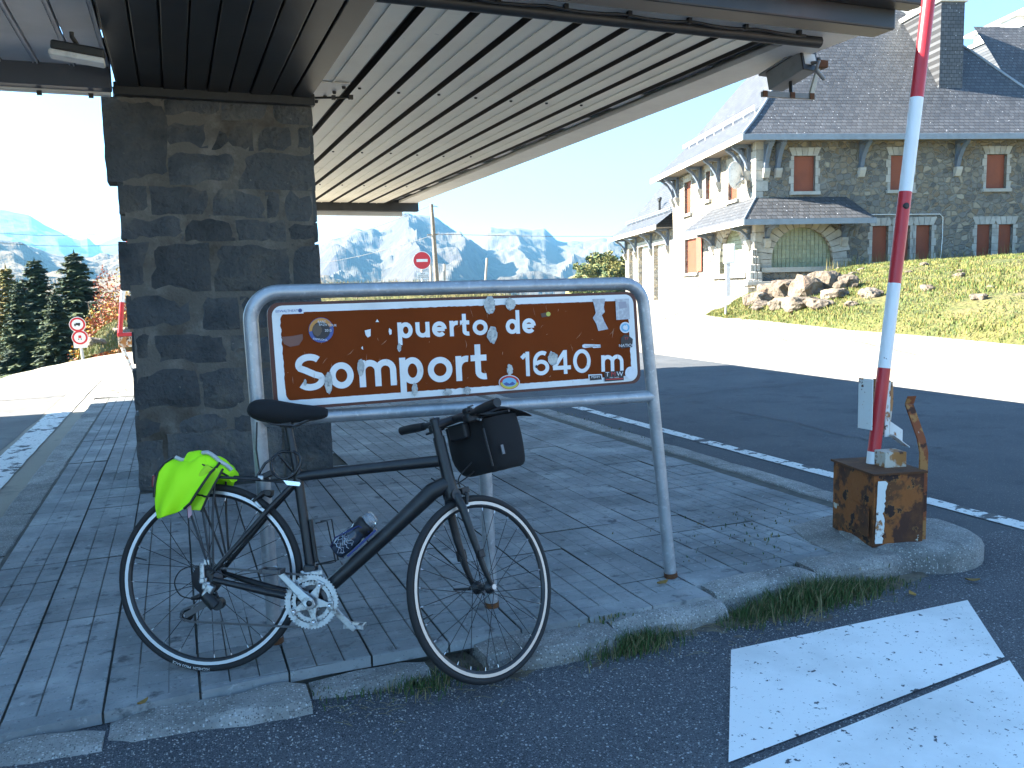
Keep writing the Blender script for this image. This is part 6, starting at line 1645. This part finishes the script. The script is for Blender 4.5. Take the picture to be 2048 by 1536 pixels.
# ================================================================== trees
bark = pmat('bark', (.075,.055,.042), .95, bump=[(20, .6, .02)])
nd1 = pmat('needles_dark', (.018,.040,.022), .8); nd2 = pmat('needles_mid', (.050,.082,.036), .8); nd3 = pmat('needles_light', (.10,.125,.045), .8)
def conifer(seed, H, R, mats, dens=1.0):
    """trunk mesh, crown mesh in local units; whorls of drooping boughs carrying needle sprays"""
    r = random.Random(seed); tr = MB(); tr.tube([(0,0,-.5),(0,0,H*.5),(.03,.02,H*.98)], [H*.022,H*.014,.01], 8)
    vs, fs, mi = [], [], []
    z = H*.10
    while z < H*.985:
        t = z/H; L = R*(1-t)**.85*(.85+.3*r.random())+.10; nb = int((7+5*(1-t))*dens)
        for b in range(nb):
            a = 2*PI*b/nb+r.uniform(-.35,.35); l = L*r.uniform(.62,1.12); droop = .30+.25*r.random()-.35*t; mcol = r.random(); zj = r.uniform(-.16,.16)*H/10
            n = int(5+l*9)
            for i in range(n):
                u = (i+.7)/n; q_ = u*l; x, y = math.cos(a)*q_, math.sin(a)*q_; zz = z+zj-droop*q_*u+.12*q_*(u**2)
                for s in range(4):
                    sl = (.26+.20*(1-u))*(.55+.6*(1-t))*r.uniform(.7,1.25)*H/8; aa = a+(1 if s % 2 else -1)*r.uniform(.2,1.3); ww = sl*.34
                    dx, dy = math.cos(aa)*sl, math.sin(aa)*sl; px_, py_ = -math.sin(aa)*ww, math.cos(aa)*ww; dz = (-.18 if s < 2 else -.62)*sl+r.uniform(-.14,.16)*sl
                    k = len(vs); vs += [(x,y,zz),(x+dx*.55+px_,y+dy*.55+py_,zz+dz*.5+r.uniform(-.05,.05)),(x+dx,y+dy,zz+dz),(x+dx*.55-px_,y+dy*.55-py_,zz+dz*.5-.05*sl)]
                    fs.append((k,k+1,k+2,k+3)); mi.append(0 if mcol < .35 else (1 if r.random() < .75 else 2))
        z += H*.020+.05*(1-t)
    for _ in range(10):
        k = len(vs); a = r.uniform(0,6); vs += [(0,0,H*.95),(.05*math.cos(a),.05*math.sin(a),H*.975),(0,0,H*1.01)]; fs.append((k,k+1,k+2)); mi.append(1)
    me = bpy.data.meshes.new('crown'); me.from_pydata(vs, [], fs)
    for x in mats: me.materials.append(x)
    me.polygons.foreach_set('material_index', mi); return tr, me
def put_tree(name, label, base, trunk, crown, rz, sc, group):
    e = root(name, base, label, 'tree', group); e.rotation_euler = (0,0,rz); e.scale = (sc,)*3 if not isinstance(sc, tuple) else sc
    OFF[e] = V((0,0,0)); trunk.build('trunk', bark, e); c = bpy.data.objects.new('crown', crown); COL.objects.link(c); c.parent = e; return e
T1 = conifer(1, 10., 2.6, [nd1, nd2, nd3]); T2_ = conifer(2, 10., 2.3, [nd1, nd2, nd3]); T3_ = conifer(5, 10., 2.9, [nd1, nd2, nd3], .9)
lr = [pmat('larch_a', (.16,.15,.035), .85), pmat('larch_b', (.22,.17,.04), .85), pmat('larch_c', (.10,.12,.035), .85)]
T4 = conifer(9, 10., 2.4, lr, .7)
def fir(px, ytop, r, ybase_z, T, label, rz, wid=1.0, nm='fir_tree'):
    p = at_r(px, ytop, r); z0_ = ybase_z; s_ = (p.z-z0_)/10.; return put_tree(nm, label, (p.x, p.y, z0_), T[0], T[1], rz, (s_*wid, s_*wid, s_), 'conifers left of the pillar')
fir(147,500,50.,-4.4,T1,'tallest dark fir right behind the two round traffic signs',.3,1.5)
fir(68,516,52.,-4.4,T2_,'second tallest dark fir with narrow pointed top, left of the tallest one',1.7,1.35)
fir(10,528,56.,-4.4,T4,'yellowing larch with loose top at the left edge of the picture',.9,1.1,'larch_tree')
fir(110,585,46.,-3.4,T3_,'low green fir filling the gap between the two tall firs',2.6,1.25)
fir(35,560,48.,-4.0,T3_,'bushy dark fir in front of the larch at the left edge',4.1,1.1)
fir(190,600,47.,-3.4,T2_,'short dark fir right of the traffic signs beside the autumn bush',3.0,1.5)
fir(168,655,42.,-2.6,T3_,'small young fir at the foot of the traffic signs',1.0,1.5)
# autumn bush and shrubs on the right
def leafball(seed, mats, n, rx, ry, rz_, size):
    r = random.Random(seed); vs, fs, mi = [], [], []
    cl = [(r.gauss(0,.45)*rx, r.gauss(0,.45)*ry, abs(r.gauss(.45,.28))*rz_, r.uniform(.25,.5), r.randrange(len(mats))) for _ in range(16)]
    for _ in range(n):
        c = r.choice(cl); a, b = r.uniform(0,2*PI), math.acos(r.uniform(-1,1)); q_ = c[3]*(r.random()**.4)
        x, y, z = c[0]+rx*q_*math.sin(b)*math.cos(a), c[1]+ry*q_*math.sin(b)*math.sin(a), max(.02, c[2]+rz_*.8*q_*math.cos(b)); s_ = size*r.uniform(.6,1.4)
        u = V((r.gauss(0,1),r.gauss(0,1),r.gauss(0,1))).normalized(); w = u.orthogonal().normalized(); k = len(vs); p = V((x,y,z))
        vs += [p-u*s_, p+w*s_*.55, p+u*s_, p-w*s_*.55]; fs.append((k,k+1,k+2,k+3)); mi.append(c[4] if r.random() < .75 else r.randrange(len(mats)))
    me = bpy.data.meshes.new('crown'); me.from_pydata(vs, [], fs)
    for x in mats: me.materials.append(x)
    me.polygons.foreach_set('material_index', mi); return me
au = [pmat('autumn_orange', (.36,.13,.025), .8), pmat('autumn_yellow', (.42,.26,.03), .8), pmat('autumn_red', (.24,.055,.025), .8), pmat('autumn_green', (.09,.11,.03), .8)]
gb = [pmat('shrub_green', (.055,.085,.025), .85), pmat('shrub_olive', (.13,.135,.04), .85), pmat('shrub_yellow', (.22,.20,.06), .85)]
def bush(px, py, r, zb, rx, rz_, mats, label, seed, n=6000, size=.06, nm='bush'):
    p = at_r(px, py, r); e = root(nm, (p.x, p.y, zb), label, 'bush', 'bushes'); OFF[e] = V((0,0,0))
    t = MB()
    for k in range(5): a = k*1.3; t.tube([(0,0,-.3),(math.cos(a)*rx*.25,math.sin(a)*rx*.25,rz_*.5),(math.cos(a)*rx*.5,math.sin(a)*rx*.5,rz_*.95)], [.05,.035,.01], 5)
    t.build('stem', bark, e); c = bpy.data.objects.new('crown', leafball(seed, mats, n, rx, rx, rz_, size)); COL.objects.link(c); c.parent = e
bush(228,640,40.,-2.6,1.5,4.4,au,'orange and yellow autumn bush showing at the left edge of the pillar',3)
bush(196,600,42.,-2.4,1.0,3.9,au,'small yellow autumn bush between the fir and the orange bush',4,4000)
bush(268,640,42.,-2.6,1.4,4.2,au,'reddish autumn bush mostly hidden behind the pillar',6,5000)
# shrubby slope beyond the garages
def slopept(u, v):
    p = at_r(1130+190*u, 560-60*u**.8, 95.+30*v); return V((p.x, p.y, -6+(p.z+6)*sstep(0,1,v*1.05)+.6*fbm(p.x*.1,p.y*.1)))
m = MB(); m.grid([[slopept(i/20, j/10) for j in range(11)] for i in range(21)]); struct(m.build('shrubby_slope', earth))
for k in range(26):
    u, v = rg.uniform(.1,.75), rg.uniform(.55,1.); q_ = slopept(u,v); e = root('shrub', q_, 'low green shrub on the slope beyond the garages', 'bush', 'shrubs on the far slope'); OFF[e] = V((0,0,0)); s_ = rg.uniform(.6,1.6)
    c = bpy.data.objects.new('crown', SHR[k % 3] if k > 2 else leafball(30+k, gb, 700, 1.2, 1.2, 1.1, .16)); COL.objects.link(c); c.parent = e; e.scale = (s_,)*3; e.rotation_euler = (0,0,k*1.1)
    if k <= 2: SHR = (SHR if k else [])+[c.data]
# ================================================================== mountains
mt_m = None
def mtn_mat(name, rockc, grassc, sc):
    def fx(n, l, P, out, b):
        g = n.new('ShaderNodeNewGeometry'); sp = n.new('ShaderNodeSeparateXYZ'); l.new(g.outputs['Normal'], sp.inputs[0])
        t = n.new('ShaderNodeTexNoise'); t.inputs['Scale'].default_value = sc; t.inputs['Detail'].default_value = 8; l.new(P, t.inputs[0])
        ad = n.new('ShaderNodeMath'); ad.operation = 'ADD'; l.new(sp.outputs[2], ad.inputs[0]); l.new(t.outputs[0], ad.inputs[1])
        mr = n.new('ShaderNodeMapRange'); mr.inputs[1].default_value = 1.12; mr.inputs[2].default_value = 1.30; l.new(ad.outputs[0], mr.inputs[0])
        mx = n.new('ShaderNodeMix'); mx.data_type = 'RGBA'; l.new(mr.outputs[0], mx.inputs[0]); mx.inputs[6].default_value = (*rockc,1); mx.inputs[7].default_value = (*grassc,1); return mx.outputs[2]
    return pmat(name, rockc, .95, extra=fx, bump=[(sc*2.5, 1., 14.), (sc*9, .8, 4.)])
mm1 = mtn_mat('mountain_rock', (.048,.040,.041), (.070,.060,.045), .006); mm2 = mtn_mat('mountain_pale', (.070,.066,.064), (.092,.084,.060), .005); mm3 = mtn_mat('mountain_far', (.04,.044,.048), (.05,.05,.04), .004); mm4 = mtn_mat('hill_meadow', (.055,.041,.026), (.090,.064,.030), .010)
def ridge(name, prof, R, Wf, mat, amp, nsc, seed, zfoot=-40, n_az=220, n_t=56, sharp=1.0):
    """prof: silhouette samples (picture x,y); a massif whose crest runs along them at distance R with a long front slope"""
    pr = [at_r(x, y, R) for x, y in prof]; tab = [(math.atan2(p.x, p.y), p.z) for p in pr]
    def crest(az):
        if az <= tab[0][0]: return tab[0][1]
        for (a, za), (b, zb) in zip(tab, tab[1:]):
            if a <= az <= b: return za+(zb-za)*(az-a)/(b-a)
        return tab[-1][1]
    P = []
    for i in range(n_az+1):
        az = tab[0][0]+(tab[-1][0]-tab[0][0])*i/n_az; zc = crest(az); row = []
        for j in range(n_t+1):
            t = j/n_t*1.25; r = R-Wf*(1-t); x, y = r*math.sin(az), r*math.cos(az)
            h = t**sharp if t <= 1 else 1-(t-1)*2.2
            z = zfoot+(zc-zfoot)*h
            e = min(1, max(0, (1-t)*7)) if t <= 1 else 1
            # gullies running down the slope plus broken rock
            gul = abs(nz(az*R/nsc+seed+.25*nz(t*5,seed), t*.8, seed))*2-.5
            z += amp*e*math.sin(PI*min(1,max(.0,h*1.02)))**.5*(-gul*.9+.55*fbm(x/nsc*1.3+seed, y/nsc*1.3, seed, 5))
            z += amp*.05*fbm(x/nsc*7, y/nsc*7, seed, 3)
            row.append(V((x, y, z)))
        P.append(row)
    m = MB(); m.grid(P, sm=False, flip=True); return struct(m.build(name, mat, fix=False))
ridge('mountain', [(420,600),(520,566),(600,536),(639,512),(667,490),(704,470),(745,455),(758,459),(776,447),(793,437),(807,427),(822,432),(839,429),(867,430),(878,437),(886,444),(917,466),(954,487),(979,509),(1010,534),(1060,556),(1130,575),(1250,600)], 2900., 1350., mm1, 95., 260., 3.)
ridge('mountain', [(860,560),(910,512),(954,487),(966,478),(974,462),(982,458),(1010,459),(1039,455),(1064,459),(1089,456),(1100,466),(1114,480),(1132,484),(1145,481),(1167,483),(1190,478),(1207,475),(1230,482),(1257,477),(1330,470),(1420,480),(1600,500)], 3900., 1900., mm2, 75., 330., 11., sharp=.8)
ridge('mountain', [(-420,400),(-200,402),(-60,408),(0,416),(23,421),(59,429),(89,448),(117,461),(145,476),(160,478),(176,474),(192,490),(211,482),(244,468),(300,440),(360,425),(430,438),(520,470),(600,515),(680,560)], 5200., 2300., mm3, 60., 420., 23.)
ridge('hill', [(-420,470),(-200,462),(-80,470),(0,478),(47,487),(98,505),(131,513),(164,515),(211,511),(244,506),(320,500),(400,512),(520,540),(640,558),(760,575),(860,590)], 1900., 1150., mm4, 42., 150., 31., n_t=64)
ridge('hill', [(-300,560),(-100,556),(40,572),(140,566),(200,556),(250,548),(330,545),(430,556),(560,572),(680,566),(760,582),(900,600)], 900., 480., mm4, 16., 70., 41.)
# hill seen between the chimneys
ridge('hill', [(1700,170),(1800,150),(1900,128),(1945,112),(1980,97),(2020,84),(2100,60),(2250,40),(2500,60)], 420., 260., mm4, 8., 50., 51., zfoot=0, n_az=90, n_t=30)

# ================================================================== haze
hz_m = bpy.data.materials.new('haze_air'); hz_m.use_nodes = True; n, l = nodes(hz_m); n.clear()
vo = n.new('ShaderNodeVolumePrincipled'); vo.inputs['Color'].default_value = (.22,.60,1,1); vo.inputs['Density'].default_value = HAZE; vo.inputs['Anisotropy'].default_value = .35
ou = n.new('ShaderNodeOutputMaterial'); l.new(vo.outputs[0], ou.inputs['Volume'])
hb = MB().boxb(-7500,7500,-7500,7500,-140,900).build('haze', hz_m); struct(hb, 'stuff')
